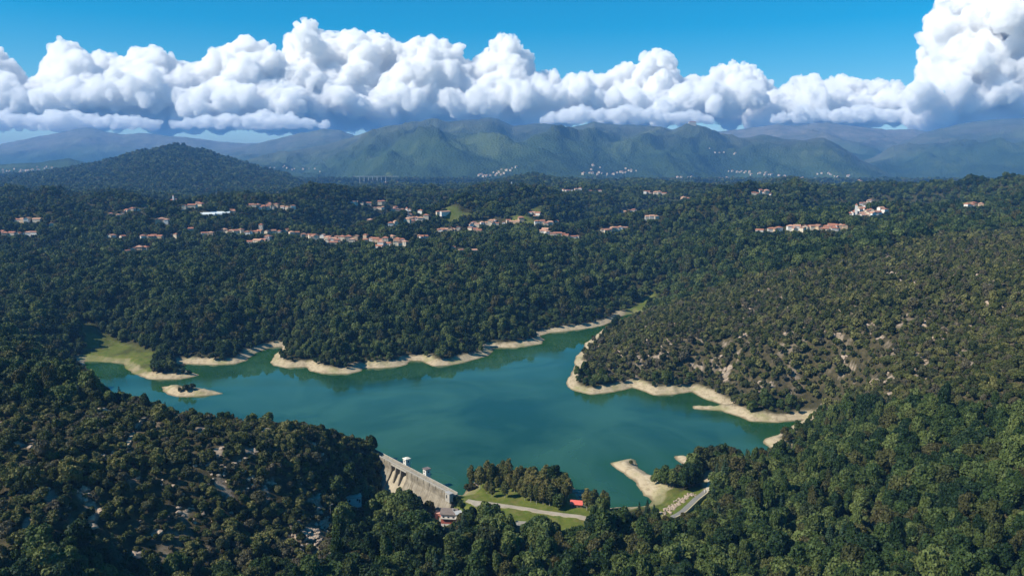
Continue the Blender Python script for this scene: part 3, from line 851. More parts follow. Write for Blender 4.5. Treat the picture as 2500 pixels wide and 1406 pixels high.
for i in range(7):
    rng = np.random.default_rng(600 + i); R = rng.uniform(2.2, 3.2); Ht = rng.uniform(3.6, 6.2)
    v, f = lobes_crown(broad_lobes(rng, R, Ht, 8), 620, 0.36, rng, jitter=0.75, core=0.80)
    me = proto_mesh('crown', v, f, LEAF_SCRUB); SCRUB_ME.append(me); K_SCRUB.append(add_shape(me, 's'))
SCRUB_TRUNK = trunk_mb(4.0, 2.0, 0.14, np.random.default_rng(1), 5).build('stem', BARK, link=False).data
for i in range(5):
    rng = np.random.default_rng(650 + i); R = rng.uniform(2.4, 3.2); Ht = rng.uniform(4, 6.4)
    v, f = lobes_crown(broad_lobes(rng, R, Ht, 6), 190, 0.62, rng, jitter=0.75, core=0.80); K_SCRUBM.append(add_shape(proto_mesh('tree_shape', v, f, LEAF_SCRUB), 's'))
for me in CON: K_CON.append(add_shape(me, 'c'))
for me in BIRCH: K_BIRCH.append(add_shape(me, 'p'))

shape_col = bpy.data.collections.new('tree_shapes')
for i, (me, k) in enumerate(SHAPES):
    o = bpy.data.objects.new('tree_shape_%03d' % i, me); shape_col.objects.link(o)

def instancer(name, coll, pos, rot, scl, idx):
    me = bpy.data.meshes.new(name)
    nn = len(pos)
    me.vertices.add(nn); me.vertices.foreach_set('co', np.asarray(pos, np.float32).ravel())
    a = me.attributes.new('spin', 'FLOAT_VECTOR', 'POINT'); a.data.foreach_set('vector', np.asarray(rot, np.float32).ravel())
    a = me.attributes.new('size', 'FLOAT_VECTOR', 'POINT'); a.data.foreach_set('vector', np.asarray(scl, np.float32).ravel())
    a = me.attributes.new('shape', 'INT', 'POINT'); a.data.foreach_set('value', np.asarray(idx, np.int32))
    me.update()
    o = bpy.data.objects.new(name, me); COL.objects.link(o)
    ng = bpy.data.node_groups.new(name, 'GeometryNodeTree')
    ng.interface.new_socket('Geometry', in_out='INPUT', socket_type='NodeSocketGeometry')
    ng.interface.new_socket('Geometry', in_out='OUTPUT', socket_type='NodeSocketGeometry')
    N, L = ng.nodes, ng.links
    gi = N.new('NodeGroupInput'); go = N.new('NodeGroupOutput')
    ci = N.new('GeometryNodeCollectionInfo'); ci.inputs['Collection'].default_value = coll
    ci.inputs['Separate Children'].default_value = True; ci.inputs['Reset Children'].default_value = True
    ip = N.new('GeometryNodeInstanceOnPoints'); ip.inputs['Pick Instance'].default_value = True
    def na(nm, t):
        q = N.new('GeometryNodeInputNamedAttribute'); q.data_type = t; q.inputs['Name'].default_value = nm; return q.outputs['Attribute']
    mp = N.new('GeometryNodeMeshToPoints')
    L.new(gi.outputs[0], mp.inputs[0]); L.new(mp.outputs[0], ip.inputs['Points'])
    L.new(ci.outputs[0], ip.inputs['Instance']); L.new(na('shape', 'INT'), ip.inputs['Instance Index'])
    e2r = N.new('FunctionNodeEulerToRotation'); L.new(na('spin', 'FLOAT_VECTOR'), e2r.inputs[0]); L.new(e2r.outputs[0], ip.inputs['Rotation'])
    L.new(na('size', 'FLOAT_VECTOR'), ip.inputs['Scale']); L.new(ip.outputs[0], go.inputs[0])
    md = o.modifiers.new('scatter', 'NODES'); md.node_group = ng
    o['kind'] = 'stuff'
    return o

# ------------------------------------------------------------------ where trees may stand
KEEP = [
 # visible water and beaches
 [(198,832),(260,840),(375,868),(365,902),(385,908),(470,910),(425,884),(500,870),(600,876),(625,852),(690,845),(660,878),(745,888),(780,893),(850,895),(885,897),(900,887),(960,875),(1000,883),(1030,870),(1060,883),(1130,875),(1200,855),(1192,833),(1260,828),(1320,832),(1312,803),(1380,799),(1440,799),(1500,787),(1520,767),(1560,744),(1580,742),(1530,772),(1480,796),(1448,824),(1430,840),(1420,860),(1404,880),(1406,910),(1402,927),(1460,941),(1545,932),(1600,947),(1700,942),(1760,972),(1830,997),(1900,1007),(1970,1012),(1985,1018),(1915,1035),(1900,1060),(1910,1072),(1910,1090),(1860,1092),(1800,1088),(1740,1088),(1700,1105),(1660,1115),(1610,1135),(1595,1160),(1640,1195),(1655,1200),(1590,1240),(1485,1241),(1480,1215),(1440,1212),(1420,1205),(1390,1185),(1370,1150),(1340,1140),(1300,1135),(1270,1150),(1240,1140),(1200,1142),(1165,1158),(1135,1192),(1105,1200),(1000,1145),(965,1120),(945,1088),(915,1058),(860,1038),(760,1034),(640,1016),(560,1004),(430,998),(330,958),(240,948),(215,900),(205,880)],
 # dam and the open ground round it
 [(916,1100),(960,1118),(1108,1202),(1140,1222),(1100,1212),(1080,1200),(1040,1182),(1005,1180),(985,1190),(958,1210),(936,1214),(926,1180)],
 [(1082,1222),(1108,1204),(1132,1194),(1180,1192),(1240,1192),(1300,1195),(1420,1212),(1440,1240),(1440,1285),(1380,1272),(1258,1256),(1250,1240),(1205,1222),(1170,1232),(1130,1246),(1095,1236)],
 [(1064,1240),(1090,1236),(1125,1246),(1130,1262),(1100,1274),(1066,1272)],
 [(840,1204),(884,1200),(884,1218),(862,1236),(842,1232)], [(1004,1226),(1030,1226),(1030,1238),(1004,1238)], [(908,1206),(934,1208),(934,1218),(908,1218)],
 [(1258,1272),(1290,1276),(1284,1292),(1258,1290)],
 [(1590,1238),(1650,1198),(1700,1186),(1738,1190),(1730,1206),(1652,1264),(1610,1252)],
 [(1712,1150),(1748,1142),(1742,1180),(1730,1204),(1710,1200)],
 [(752,1296),(772,1272),(800,1252),(822,1250),(812,1275),(795,1310),(772,1322)],
 [(310,1090),(318,1060),(332,1030),(355,1014),(372,1016),(350,1030),(335,1060),(328,1090)],
]

def keep_ok(x, y, z, h, r):
    a, b, _ = project(x, y, z + h * 0.97)
    c, d, _ = project(x, y, z + h * 0.45)
    ok = np.ones(x.shape, bool)
    for poly in KEEP:
        bx = [q[0] for q in poly]; by = [q[1] for q in poly]
        m = (a > min(bx) - 5) & (a < max(bx) + 5) & (d > min(by) - 60) & (b < max(by) + 60) & ok
        if not m.any(): continue
        k = np.nonzero(m)[0]
        bad = inpoly(a[k], b[k], poly) | inpoly(c[k], d[k], poly)
        ok[k[bad]] = False
    return ok

HOUSES = []; rngv = np.random.default_rng(4)
for vi, (vn, vg, lst) in enumerate(VILLAGES):
    for it in lst:
        x, y, z = hit(it[0], it[1])
        HOUSES.append([x, y, z, vi, it[2] if len(it) > 2 else 'house', it[0]])
        if len(it) == 2 and rngv.uniform() < .38:
            a_, b_ = it[0] + rngv.choice([-1, 1]) * rngv.uniform(5, 9), it[1] + rngv.uniform(-4, 3)
            x, y, z = hit(a_, b_)
            HOUSES.append([x, y, z, vi, 'house', a_])
rngf = np.random.default_rng(21)
FARTOWNS = [((1162,434),(1262,412),16),((1420,428),(1540,423),20),((1640,434),(1700,442),10),((1742,440),(1792,437),9),((1782,419),(1905,431),20),((1912,432),(1985,441),14),((2000,426),(2072,433),10),((2090,444),(2172,466),18),((2210,459),(2272,452),8),((2292,457),(2345,458),8),((2440,436),(2490,440),8),((4,424),(122,411),20),((650,408),(785,420),12),((945,448),(1000,455),7),((1528,418),(1560,418),4),((1440,408),(1465,410),4),((1730,366),(1800,380),6),((1175,432),(1240,428),8)]
FAR = []
for (a, b, c_) in FARTOWNS:
    for k in range(c_):
        t = (k + rngf.uniform(0, 1)) / c_
        x, y, z = hit(a[0] + (b[0] - a[0]) * t + rngf.normal() * 6, a[1] + (b[1] - a[1]) * t + rngf.normal() * 2.6)
        if y > 4300: FAR.append((x, y, z))
HX = np.array([h[0] for h in HOUSES] + [f[0] for f in FAR]); HY = np.array([h[1] for h in HOUSES] + [f[1] for f in FAR])

def house_clear(x, y):
    """how tall a tree may grow before it hides a house behind it (0 = no room)"""
    lim = np.full(x.shape, 99.0)
    for hx, hy in zip(HX, HY):
        if hy < y.min() - 20 or hy > y.max() + 400: continue
        far_ = max(1.0, hy / 2200.0)
        m = (np.abs(x / y * hy - hx) < 9.5 * far_) & (y < hy + 9 * far_) & (y > hy - 330)
        if not m.any(): continue
        hz_ = float(H(hx, hy)); k = np.nonzero(m)[0]
        sight = CAM_Z + (hz_ + 1.2 - CAM_Z) / hy * y[k] - H(x[k], y[k])
        sight = np.where(y[k] > hy - 9 * far_, 0.0, sight)
        lim[k] = np.minimum(lim[k], np.maximum(sight, 0.0))
    return lim

def jitgrid(x0, x1, y0, y1, sp, rng):
    gx = np.arange(x0, x1, sp); gy = np.arange(y0, y1, sp)
    X, Y = np.meshgrid(gx, gy)
    X = X + (np.arange(len(gy)) % 2)[:, None] * sp * 0.5
    X = X + rng.uniform(-.42, .42, X.shape) * sp; Y = Y + rng.uniform(-.42, .42, Y.shape) * sp
    return X.ravel(), Y.ravel()

NOTREE = [MEADOW, LAWN, SADDLE, TRACKPATCH, HOUSEYARD, ISLEGREEN, SPIT, SPITGRASS]
trees = []      # arrays: x,y,z,scale,scaleZ,idx,type
rng = np.random.default_rng(11)
def push(x, y, s, sz, idx, typ, h0):
    z = H(x, y)
    ok = keep_ok(x, y, z, h0 * sz, 4.0)
    trees.append(np.stack([x, y, z, s, sz, idx, np.full(x.shape, typ)], 1)[ok])

# near woods, 230 m to 1500 m
for (y0, y1, sp) in ((235, 620, 5.6), (620, 1000, 7.2), (1000, 1500, 8.8)):
    x, y = jitgrid(-0.80 * y1, 0.80 * y1, y0, y1, sp, rng)
    m = (np.abs(x / y) < 0.80)
    x, y = x[m], y[m]
    s_ = gridv(S, x, y); sc = gridv(SCRUB, x, y); dn = gridv(down, x, y)
    edge = 8.5 + 5 * noise2(x / 16, y / 16)
    m = ((s_ > edge) | (dn > 0.5)) & (sc < 0.45 + 0.25 * noise2(x / 20, y / 20))
    al = (x - DA[0]) * DAX[0] + (y - DA[1]) * DAX[1]; sd2 = (x - DA[0]) * DUP[0] + (y - DA[1]) * DUP[1]
    m &= ~((al > -2) & (al < DLEN + 8) & (sd2 > -24) & (sd2 < 12) & (H(x, y) < np.where(sd2 > -2.6, 8.6, -.5 + (sd2 + 4.6) * 1.32)))
    for p_ in NOTREE: m &= ~inpoly(x, y, p_)
    lim = house_clear(x, y); m &= lim > 1.6
    x, y = x[m], y[m]; s_ = s_[m]; lim = lim[m]
    base = 0.92 + 0.20 * fbm2(x / 60, y / 60, 2)
    s = base * np.clip(np.exp(rng.normal(size=len(x)) * .30), .42, 1.7) * .89 * (0.98 if y0 < 600 else 1.15)
    s = s * (0.62 + 0.38 * sstep(12, 40, s_))
    s = np.minimum(s, lim / 12.0 * 1.3)
    sz = np.minimum(s * rng.uniform(0.85, 1.15, len(x)), lim / 12.0)
    ids = np.array(K_NEAR if y0 < 900 else K_MID)
    idx = ids[rng.integers(0, len(ids), len(x))]
    con = (rng.uniform(size=len(x)) < 0.035 + 0.04 * (noise2(x / 80, y / 80) > 0.25)) & (y < 620)
    idx = np.where(con, np.array(K_CON)[rng.integers(0, 3, len(x))], idx)
    slim = (rng.uniform(size=len(x)) < 0.10 + 0.25 * (noise2(x / 70 + 9, y / 70) > 0.2)) & (y < 620) & ~con
    sz = np.where(slim, sz * 1.15, sz); s = np.where(slim, s * .68, s)
    push(x, y, s, sz, idx, 0, 12.0)
    trees[-1][:, 6] = np.where(np.isin(trees[-1][:, 5], K_CON), 2, 0)
# scrub slopes
for (y0, y1, sp) in ((235, 620, 4.3), (620, 1150, 4.9), (440, 560, 2.7)):
    x, y = jitgrid(-0.80 * y1, 0.80 * y1, y0, y1, sp, rng)
    m = (np.abs(x / y) < 0.80); x, y = x[m], y[m]
    if sp < 3:
        m = (x > -150) & (x < -88); x, y = x[m], y[m]
    s_ = gridv(S, x, y); sc = gridv(SCRUB, x, y) + (.5 if sp < 3 else 0); rk = gridv(BAREROCK, x, y)
    m = ((s_ > 9 + 4 * noise2(x / 16, y / 16)) | ((sp < 3) & (s_ > 2.5))) & (sc > 0.4 + 0.25 * noise2(x / 20, y / 20)) & (rng.uniform(size=len(x)) > 0.08 + 0.18 * rk + 0.72 * gridv(OUTC, x, y))
    for p_ in NOTREE: m &= ~inpoly(x, y, p_)
    al = (x - DA[0]) * DAX[0] + (y - DA[1]) * DAX[1]; sd2 = (x - DA[0]) * DUP[0] + (y - DA[1]) * DUP[1]
    m &= ~((al > -2) & (al < DLEN + 8) & (sd2 > -24) & (sd2 < 12) & (H(x, y) < np.where(sd2 > -2.6, 8.6, -.5 + (sd2 + 4.6) * 1.32)))
    x, y = x[m], y[m]
    s = rng.uniform(0.5, 1.25, len(x)) * (1.0 + 0.35 * fbm2(x / 50, y / 50, 2)) * 0.98
    big = rng.uniform(size=len(x)) < 0.07
    s = np.where(big, s * 1.5, s)
    sz = s * rng.uniform(0.8, 1.2, len(x))
    ids = np.array(K_SCRUB if y0 < 600 else K_SCRUBM)
    push(x, y, s, sz, ids[rng.integers(0, len(ids), len(x))], 1, 5.0)
# far woods
for (y0, y1, sp, k) in ((1500, 2400, 10.5, 1.12), (2400, 3600, 14.0, 1.35), (3600, 5200, 19.0, 1.7)):
    x, y = jitgrid(-0.78 * y1, 0.78 * y1, y0, y1, sp, rng)
    m = (np.abs(x / y) < 0.78); x, y = x[m], y[m]
    lim = house_clear(x, y); m = lim > 1.6
    gl = fbm2(x / 150 + 70, y / 150, 3)
    m &= gl < 0.38
    x, y = x[m], y[m]; lim = lim[m]
    s = k * rng.uniform(0.62, 1.25, len(x)) * (1 + 0.25 * fbm2(x / 120, y / 120, 2))
    s = np.minimum(s, lim / 12.0 * 1.4)
    ids = np.array(K_MID if y0 < 2000 else K_FAR)
    z = H(x, y)
    trees.append(np.stack([x, y, z, s, np.minimum(s * rng.uniform(.8, 1.1, len(x)), lim / 12.0), ids[rng.integers(0, len(ids), len(x))], np.full(x.shape, 0)], 1))
T = np.concatenate(trees)
TROT = rng.uniform(0, 2 * np.pi, len(T))
print('trees', len(T))
# the largest in the picture become things of their own
px_, py_, dep_ = project(T[:, 0], T[:, 1], T[:, 2] + 6)
inview = (px_ > -20) & (px_ < 2520) & (py_ < 1425) & (py_ > 300)
szpx = np.where(T[:, 6] == 1, 2.8, np.where(T[:, 6] == 2, 3.6, 5.0)) * T[:, 3] / dep_ * inview
single = np.zeros(len(T), bool)
for typ, cnt in ((0, 290), (1, 290), (2, 60)):
    w = np.where(T[:, 6] == typ, szpx, -1)
    k = np.argsort(-w)[:cnt]; single[k[w[k] > 0]] = True
def add_tree(name, me_c, me_t, loc, rz, sc, label, cat, group, tname='trunk'):
    e = empty(name, loc, rz, label, cat, group, sc)
    a = bpy.data.objects.new('crown', me_c); COL.objects.link(a); a.parent = e
    b = bpy.data.objects.new(tname, me_t); COL.objects.link(b); b.parent = e
    return e
PLACES = ((250, 'in the bottom left corner'), (560, 'left of the bottom rocky knoll'), (860, 'around the rocky knoll'), (1100, 'below the dam and house'), (1450, 'below the lawn'), (1750, 'below the small bay'), (2050, 'right of the grey saddle road'), (2300, 'along the bottom right edge'), (9999, 'in the bottom right corner'))
def place(p):
    return next(t for lim_, t in PLACES if p < lim_)
for i in np.nonzero(single)[0]:
    x, y, z, s, sz, idx, typ = T[i]; me = SHAPES[int(idx)][0]
    if typ == 0:
        k = BROAD.index(me)
        pl = place(px_[i]); add_tree('broadleaf_tree', me, BROAD_TRUNK[k], (x, y, z), TROT[i], (s, s, sz), 'rounded green broadleaf tree of the near woods ' + pl, 'tree', 'broadleaf trees of the near woods ' + pl)
    elif typ == 1:
        add_tree('heath_bush', me, SCRUB_TRUNK, (x, y, z), TROT[i], (s, s, sz), 'low olive brown bush of the rocky slope ' + place(px_[i]), 'bush', 'bushes of the rocky slope ' + place(px_[i]), 'stem')
    else:
        k = CON.index(me)
        add_tree('conifer_tree', me, CON_TRUNK[k], (x, y, z), TROT[i], (s, s, sz), 'dark pointed conifer among the near broadleaf trees ' + place(px_[i]), 'tree', 'conifers of the near woods ' + place(px_[i]))
R_ = T[~single]; RR = TROT[~single]
for nm, typ, lab, cat in (('forest', (0, 2), 'dense green broadleaf forest covering the banks and hills', 'forest'), ('heath_scrub', (1,), 'olive brown scrub covering the rocky slopes', 'scrub')):
    m = np.isin(R_[:, 6], typ)
    q = R_[m]
    o = instancer(nm, shape_col, q[:, :3], np.stack([np.zeros(m.sum()), np.zeros(m.sum()), RR[m]], 1), np.stack([q[:, 3], q[:, 3], q[:, 4]], 1), q[:, 5].astype(int))
    tag(o, lab, cat)
# ------------------------------------------------------------------ explicit trees round the dam
def ordinal(n_):
    return '%d%s' % (n_, 'th' if 10 <= n_ % 100 <= 20 else {1: 'st', 2: 'nd', 3: 'rd'}.get(n_ % 10, 'th'))
rp = np.random.default_rng(77)
PEN_BACK = [1150, 1163, 1178, 1190, 1203, 1216, 1228, 1242, 1254, 1271, 1283, 1296, 1308, 1320, 1333, 1343]
PEN_BACK_Y = [1190, 1186, 1182, 1180, 1178, 1176, 1176, 1178, 1180, 1184, 1182, 1184, 1186, 1188, 1190, 1192]
PEN_MID = [(1188, 1204), (1201, 1213), (1214, 1196), (1233, 1215), (1243, 1200), (1256, 1202), (1267, 1212), (1275, 1204)]
PEN_FRONT = [(1281, 1222), (1289, 1214), (1296, 1226), (1303, 1216), (1310, 1230), (1318, 1222), (1326, 1233), (1334, 1224), (1342, 1234), (1352, 1228), (1380, 1222), (1388, 1214)]
def birch(a, b, s, label, group):
    x, y, z = hit(a, b); k = int(rp.integers(0, 5)); sx = s * rp.uniform(.85, 1.15)
    add_tree('birch_tree', BIRCH[k], BIRCH_TRUNK[k], (x, y, z - .2), rp.uniform(0, 6.28), (sx, sx, s), label, 'tree', group)
for i, (a, b) in enumerate(zip(PEN_BACK, PEN_BACK_Y)):
    birch(a, b, rp.uniform(.95, 1.25), 'slender birch, %s from left in the waterside row on the wooded point' % ordinal(i + 1), 'birches on the wooded point')
for i, (a, b) in enumerate(PEN_MID):
    birch(a, b, rp.uniform(.7, .9), 'slender lone birch, %s from left on the sunny lawn of the point' % ordinal(i + 1), 'birches on the wooded point')
for i, (a, b) in enumerate(sorted(PEN_FRONT)):
    birch(a, b, rp.uniform(1.0, 1.3), 'slender birch, %s from left in the grove between road and point' % ordinal(i + 1), 'birches on the wooded point')
for i, (a, b) in enumerate(sorted([(1172, 1194), (1198, 1192), (1222, 1188), (1236, 1186), (1262, 1190), (1290, 1196), (1304, 1198), (1316, 1202), (1328, 1206), (1340, 1208), (1352, 1212), (1364, 1216), (1374, 1210), (1382, 1206), (1330, 1218)])):
    birch(a, b, rp.uniform(.95, 1.2), 'slender birch, %s from left in the thin second row behind the waterside birches' % ordinal(i + 1), 'birches on the wooded point')
for i, (a, b) in enumerate([(1432, 1245), (1443, 1250), (1452, 1246), (1462, 1250), (1472, 1248), (1480, 1252)]):
    birch(a, b, rp.uniform(.9, 1.1), 'brownish birch, %s from left in the clump beside the small bay' % ordinal(i + 1), 'birches beside the small bay')
def broad(a, b, s, label, group=None, k=None, cat='tree', sz=None):
    x, y, z = hit(a, b); k = int(rp.integers(0, 7)) if k is None else k
    add_tree('broadleaf_tree' if cat == 'tree' else 'bush', BROAD[k] if cat == 'tree' else SCRUB_ME[k], BROAD_TRUNK[k] if cat == 'tree' else SCRUB_TRUNK, (x, y, z - .3), rp.uniform(0, 6.28), (s, s, sz or s), label, cat, group, 'trunk' if cat == 'tree' else 'stem')
broad(1352, 1192, 1.15, 'big dark green tree at the right end of the waterside row', k=3, sz=1.2)
broad(1370, 1196, .95, 'big dark green tree overhanging the water right of the birches', k=0)
broad(1363, 1240, .82, 'dark green tree beside the road, left of the red hut', k=2)
broad(1140, 1200, .42, 'small green tree on the pale rock at the left of the point', k=1)
broad(1152, 1196, .48, 'round green tree just right of the pale rock on the point', k=4)
for i, (a, b, s) in enumerate([(1110, 1236, .42), (1126, 1240, .40), (1118, 1228, .36)]):
    broad(a, b, s, 'young round tree, %s from left on the lawn above the dark roofed house' % ordinal(i + 1), 'young trees above the house')
for i in range(13):
    t = .16 + .60 * i / 12; xl = DLEN * t; yl = -27 + 10 * t + rp.uniform(-2, 2) - (3 if i % 2 else 0)
    x = DA[0] + DAX[0] * xl + DUP[0] * yl; y = DA[1] + DAX[1] * xl + DUP[1] * yl; z = float(H(x, y))
    k = int(rp.integers(0, 7)); s = max(.5, min(1.5, (-13 + 31 * t - z) / 11.8)) * rp.uniform(.9, 1.08)
    add_tree('broadleaf_tree', BROAD[k], BROAD_TRUNK[k], (x, y, z - .3), rp.uniform(0, 6.28), (s, s, s), 'leafy tree, %s from left in the row at the foot of the dam' % ordinal(i + 1), 'tree', 'trees at the foot of the dam')
for i, (a, b, s) in enumerate([(1608, 1178, .70), (1626, 1184, .85), (1644, 1192, .75), (1656, 1178, .85), (1668, 1196, .85), (1684, 1192, .85), (1696, 1186, .8), (1690, 1160, 1.0), (1710, 1148, 1.15), (1742, 1132, .95), (1762, 1128, .9)]):
    broad(a, b, s * 1.2, 'broad round tree, %s from left in the clump behind the sandy spit' % ordinal(i + 1), 'trees behind the sandy spit')
broad(1540, 1134, .62, 'small dark bush alone near the tip of the sandy spit', k=2, cat='bush')
for i, (a, b, s) in enumerate([(440, 955, 1.0), (456, 953, 1.35), (470, 952, 1.1)]):
    broad(a, b, s, 'dark green bush, %s from left on the sandy islet' % ordinal(i + 1), 'bushes on the islet', k=i, cat='bush')
for i, (a, b, s) in enumerate([(378, 905, 1.05), (385, 890, 1.1), (395, 908, 1.1), (402, 888, 1.1), (412, 906, 1.0), (420, 890, 1.0), (430, 912, .6), (448, 913, .5), (462, 914, .42)]):
    broad(a, b, s, 'dark green tree, %s from left on the narrow point beside the meadow' % ordinal(i + 1), 'trees on the narrow left point')
CP_ = [(1296, 1312), (1316, 1322), (1335, 1318), (1345, 1326), (1492, 1310), (1520, 1300), (1580, 1262), (1596, 1276), (1560, 1275)]
for i, (a, b) in enumerate(sorted(CP_)):
    x, y, z = hit(a, b); k = int(rp.integers(0, 3)); s = rp.uniform(.7, .95)
    add_tree('conifer_tree', CON[k], CON_TRUNK[k], (x, y, z), rp.uniform(0, 6.28), (s, s, s), 'dark pointed conifer, %s from left along the lower edge of the lawn' % ordinal(i + 1), 'tree', 'conifers below the lawn')
for i, (a, b) in enumerate([(1195, 1300), (1215, 1306), (1235, 1308)]):
    broad(a, b, 1.08, 'very dark broad tree, %s from left below the paved triangle' % ordinal(i + 1), 'dark trees below the paved triangle', k=(0, 4, 2)[i])

# ------------------------------------------------------------------ houses
WALLS = [('cream', plain('cream render', (0.56, 0.48, 0.37), .9, .15, .8)), ('white', plain('white render', (0.66, 0.63, 0.58), .9, .12, .8)), ('ochre', plain('ochre render', (0.48, 0.35, 0.23), .9, .15, .8)), ('grey', plain('grey render', (0.42, 0.40, 0.37), .9, .15, .8))]
ROOFS = [('red tiled', plain('terracotta tiles', (0.36, 0.155, 0.095), .9, .25, 1.2)), ('faded tiled', plain('faded tiles', (0.46, 0.26, 0.175), .9, .25, 1.2)), ('brown tiled', plain('brown tiles', (0.27, 0.14, 0.095), .9, .25, 1.2))]
GREYROOF = plain('grey slab roof', (0.34, 0.33, 0.31), .85, .2, .8)
PANE = plain('window glass', (0.03, 0.035, 0.04), .15, .1, 1.0, .5, 0)
SHED = plain('pale sheeting', (0.62, 0.66, 0.66), .5, .08, .5)

def gable_wall(L_, D_, h, rise):
    mb = MB(); mb.prism([(-D_ / 2, -4), (D_ / 2, -4), (D_ / 2, h), (0, h + rise), (-D_ / 2, h)], -L_ / 2, L_ / 2)
    mb.v = [(y, x, z) for x, y, z in mb.v]; return mb
def gable_roof(L_, D_, h, rise, oh=0.6, th=0.3):
    k = rise / (D_ / 2)
    a = D_ / 2 + oh; zl_ = h - oh * k
    mb = MB(); mb.prism([(-a, zl_ + .03), (0, h + rise + .03), (a, zl_ + .03), (a, zl_ + th), (0, h + rise + th), (-a, zl_ + th)], -L_ / 2 - oh, L_ / 2 + oh)
    mb.v = [(y, x, z) for x, y, z in mb.v]; return mb
def hip_roof(L_, D_, h, rise, oh=0.7):
    a, b = L_ / 2 + oh, D_ / 2 + oh; r = max(L_ / 2 - D_ / 2, 0.01)
    mb = MB(); mb.v = [(-a, -b, h + .02), (a, -b, h + .02), (a, b, h + .02), (-a, b, h + .02), (-a, -b, h + .22), (a, -b, h + .22), (a, b, h + .22), (-a, b, h + .22), (-r, 0, h + rise + .2), (r, 0, h + rise + .2)]
    mb.f = [(0, 3, 2, 1), (0, 1, 5, 4), (1, 2, 6, 5), (2, 3, 7, 6), (3, 0, 4, 7), (4, 5, 9, 8), (5, 6, 9), (6, 7, 8, 9), (7, 4, 8)]
    return mb
def box_wall(L_, D_, h):
    return MB().box((0, 0, h / 2 - 2), (L_, D_, h + 4))
PROTO = {}
def house_meshes(kind, wi, ri):
    key = (kind, wi, ri)
    if key in PROTO: return PROTO[key]
    wm, rm = WALLS[wi][1], ROOFS[ri][1]
    if kind == 'gable': w, r, dims = gable_wall(12, 9, 6, 2.2), gable_roof(12, 9, 6, 2.2), (12, 9, 6)
    elif kind == 'hip': w, r, dims = box_wall(12, 10, 6.2), hip_roof(12, 10, 6.2, 2.6), (12, 10, 6.2)
    elif kind == 'low': w, r, dims = gable_wall(16, 8, 3.6, 1.8), gable_roof(16, 8, 3.6, 1.8), (16, 8, 3.6)
    elif kind == 'tall': w, r, dims = box_wall(10, 10, 10.5), hip_roof(10, 10, 10.5, 2.4), (10, 10, 10.5)
    elif kind == 'tower': w, r, dims = box_wall(8, 8, 15), hip_roof(8, 8, 15, 2.8), (8, 8, 15)
    elif kind == 'long': w, r, dims = gable_wall(34, 10, 7, 2.0), gable_roof(34, 10, 7, 2.0), (34, 10, 7)
    elif kind == 'hut': w, r, dims = gable_wall(9, 7, 3, 1.8), gable_roof(9, 7, 3, 1.8), (9, 7, 3)
    elif kind == 'church': w, r, dims = gable_wall(18, 10, 8, 3.4), gable_roof(18, 10, 8, 3.4), (18, 10, 8)
    wo_ = w.build('wall', wm, link=False); ro_ = r.build('roof', rm, link=False)
    PROTO[key] = (wo_.data, ro_.data, dims)
    return PROTO[key]
WIN_ME = MB().box((0, 0, 0), (1.1, 0.12, 1.5)).build('window', PANE, link=False).data
TOWER_ME = MB().box((0, 0, 9), (4.6, 4.6, 26)).build('bell_tower', WALLS[1][1], link=False).data
SPIRE_ME = hip_roof(4.6, 4.6, 22, 3.4, .4).build('tower_roof', ROOFS[0][1], link=False).data
BELL_ME = MB().box((0, 0, 0), (1.5, 4.75, 2.6)).build('bell_opening', PANE, link=False).data
def child(name, me, parent, loc=(0, 0, 0), rz=0.0):
    o = bpy.data.objects.new(name, me); COL.objects.link(o); o.parent = parent; o.location = loc; o.rotation_euler = (0, 0, rz); return o
rh = np.random.default_rng(5)
VSHORT = ['the long near ridge village', 'the cluster behind the long village', 'the strung-out central village', 'the hamlet below the central village', 'the far hilltop row', 'the little ridge row', 'the scattered central farms', 'the right hillside row village', 'the steep right hilltop village', 'the left slope village', 'the far left hamlets', 'the farms left of centre', 'the pale far hamlet', 'the greenhouse yard', 'the far right hamlets', 'the forest hut trio']
order = {}
for vi in range(len(VILLAGES)):
    idxs = sorted([i for i, h in enumerate(HOUSES) if h[3] == vi], key=lambda i: HOUSES[i][5])
    for k, i in enumerate(idxs): order[i] = k + 1
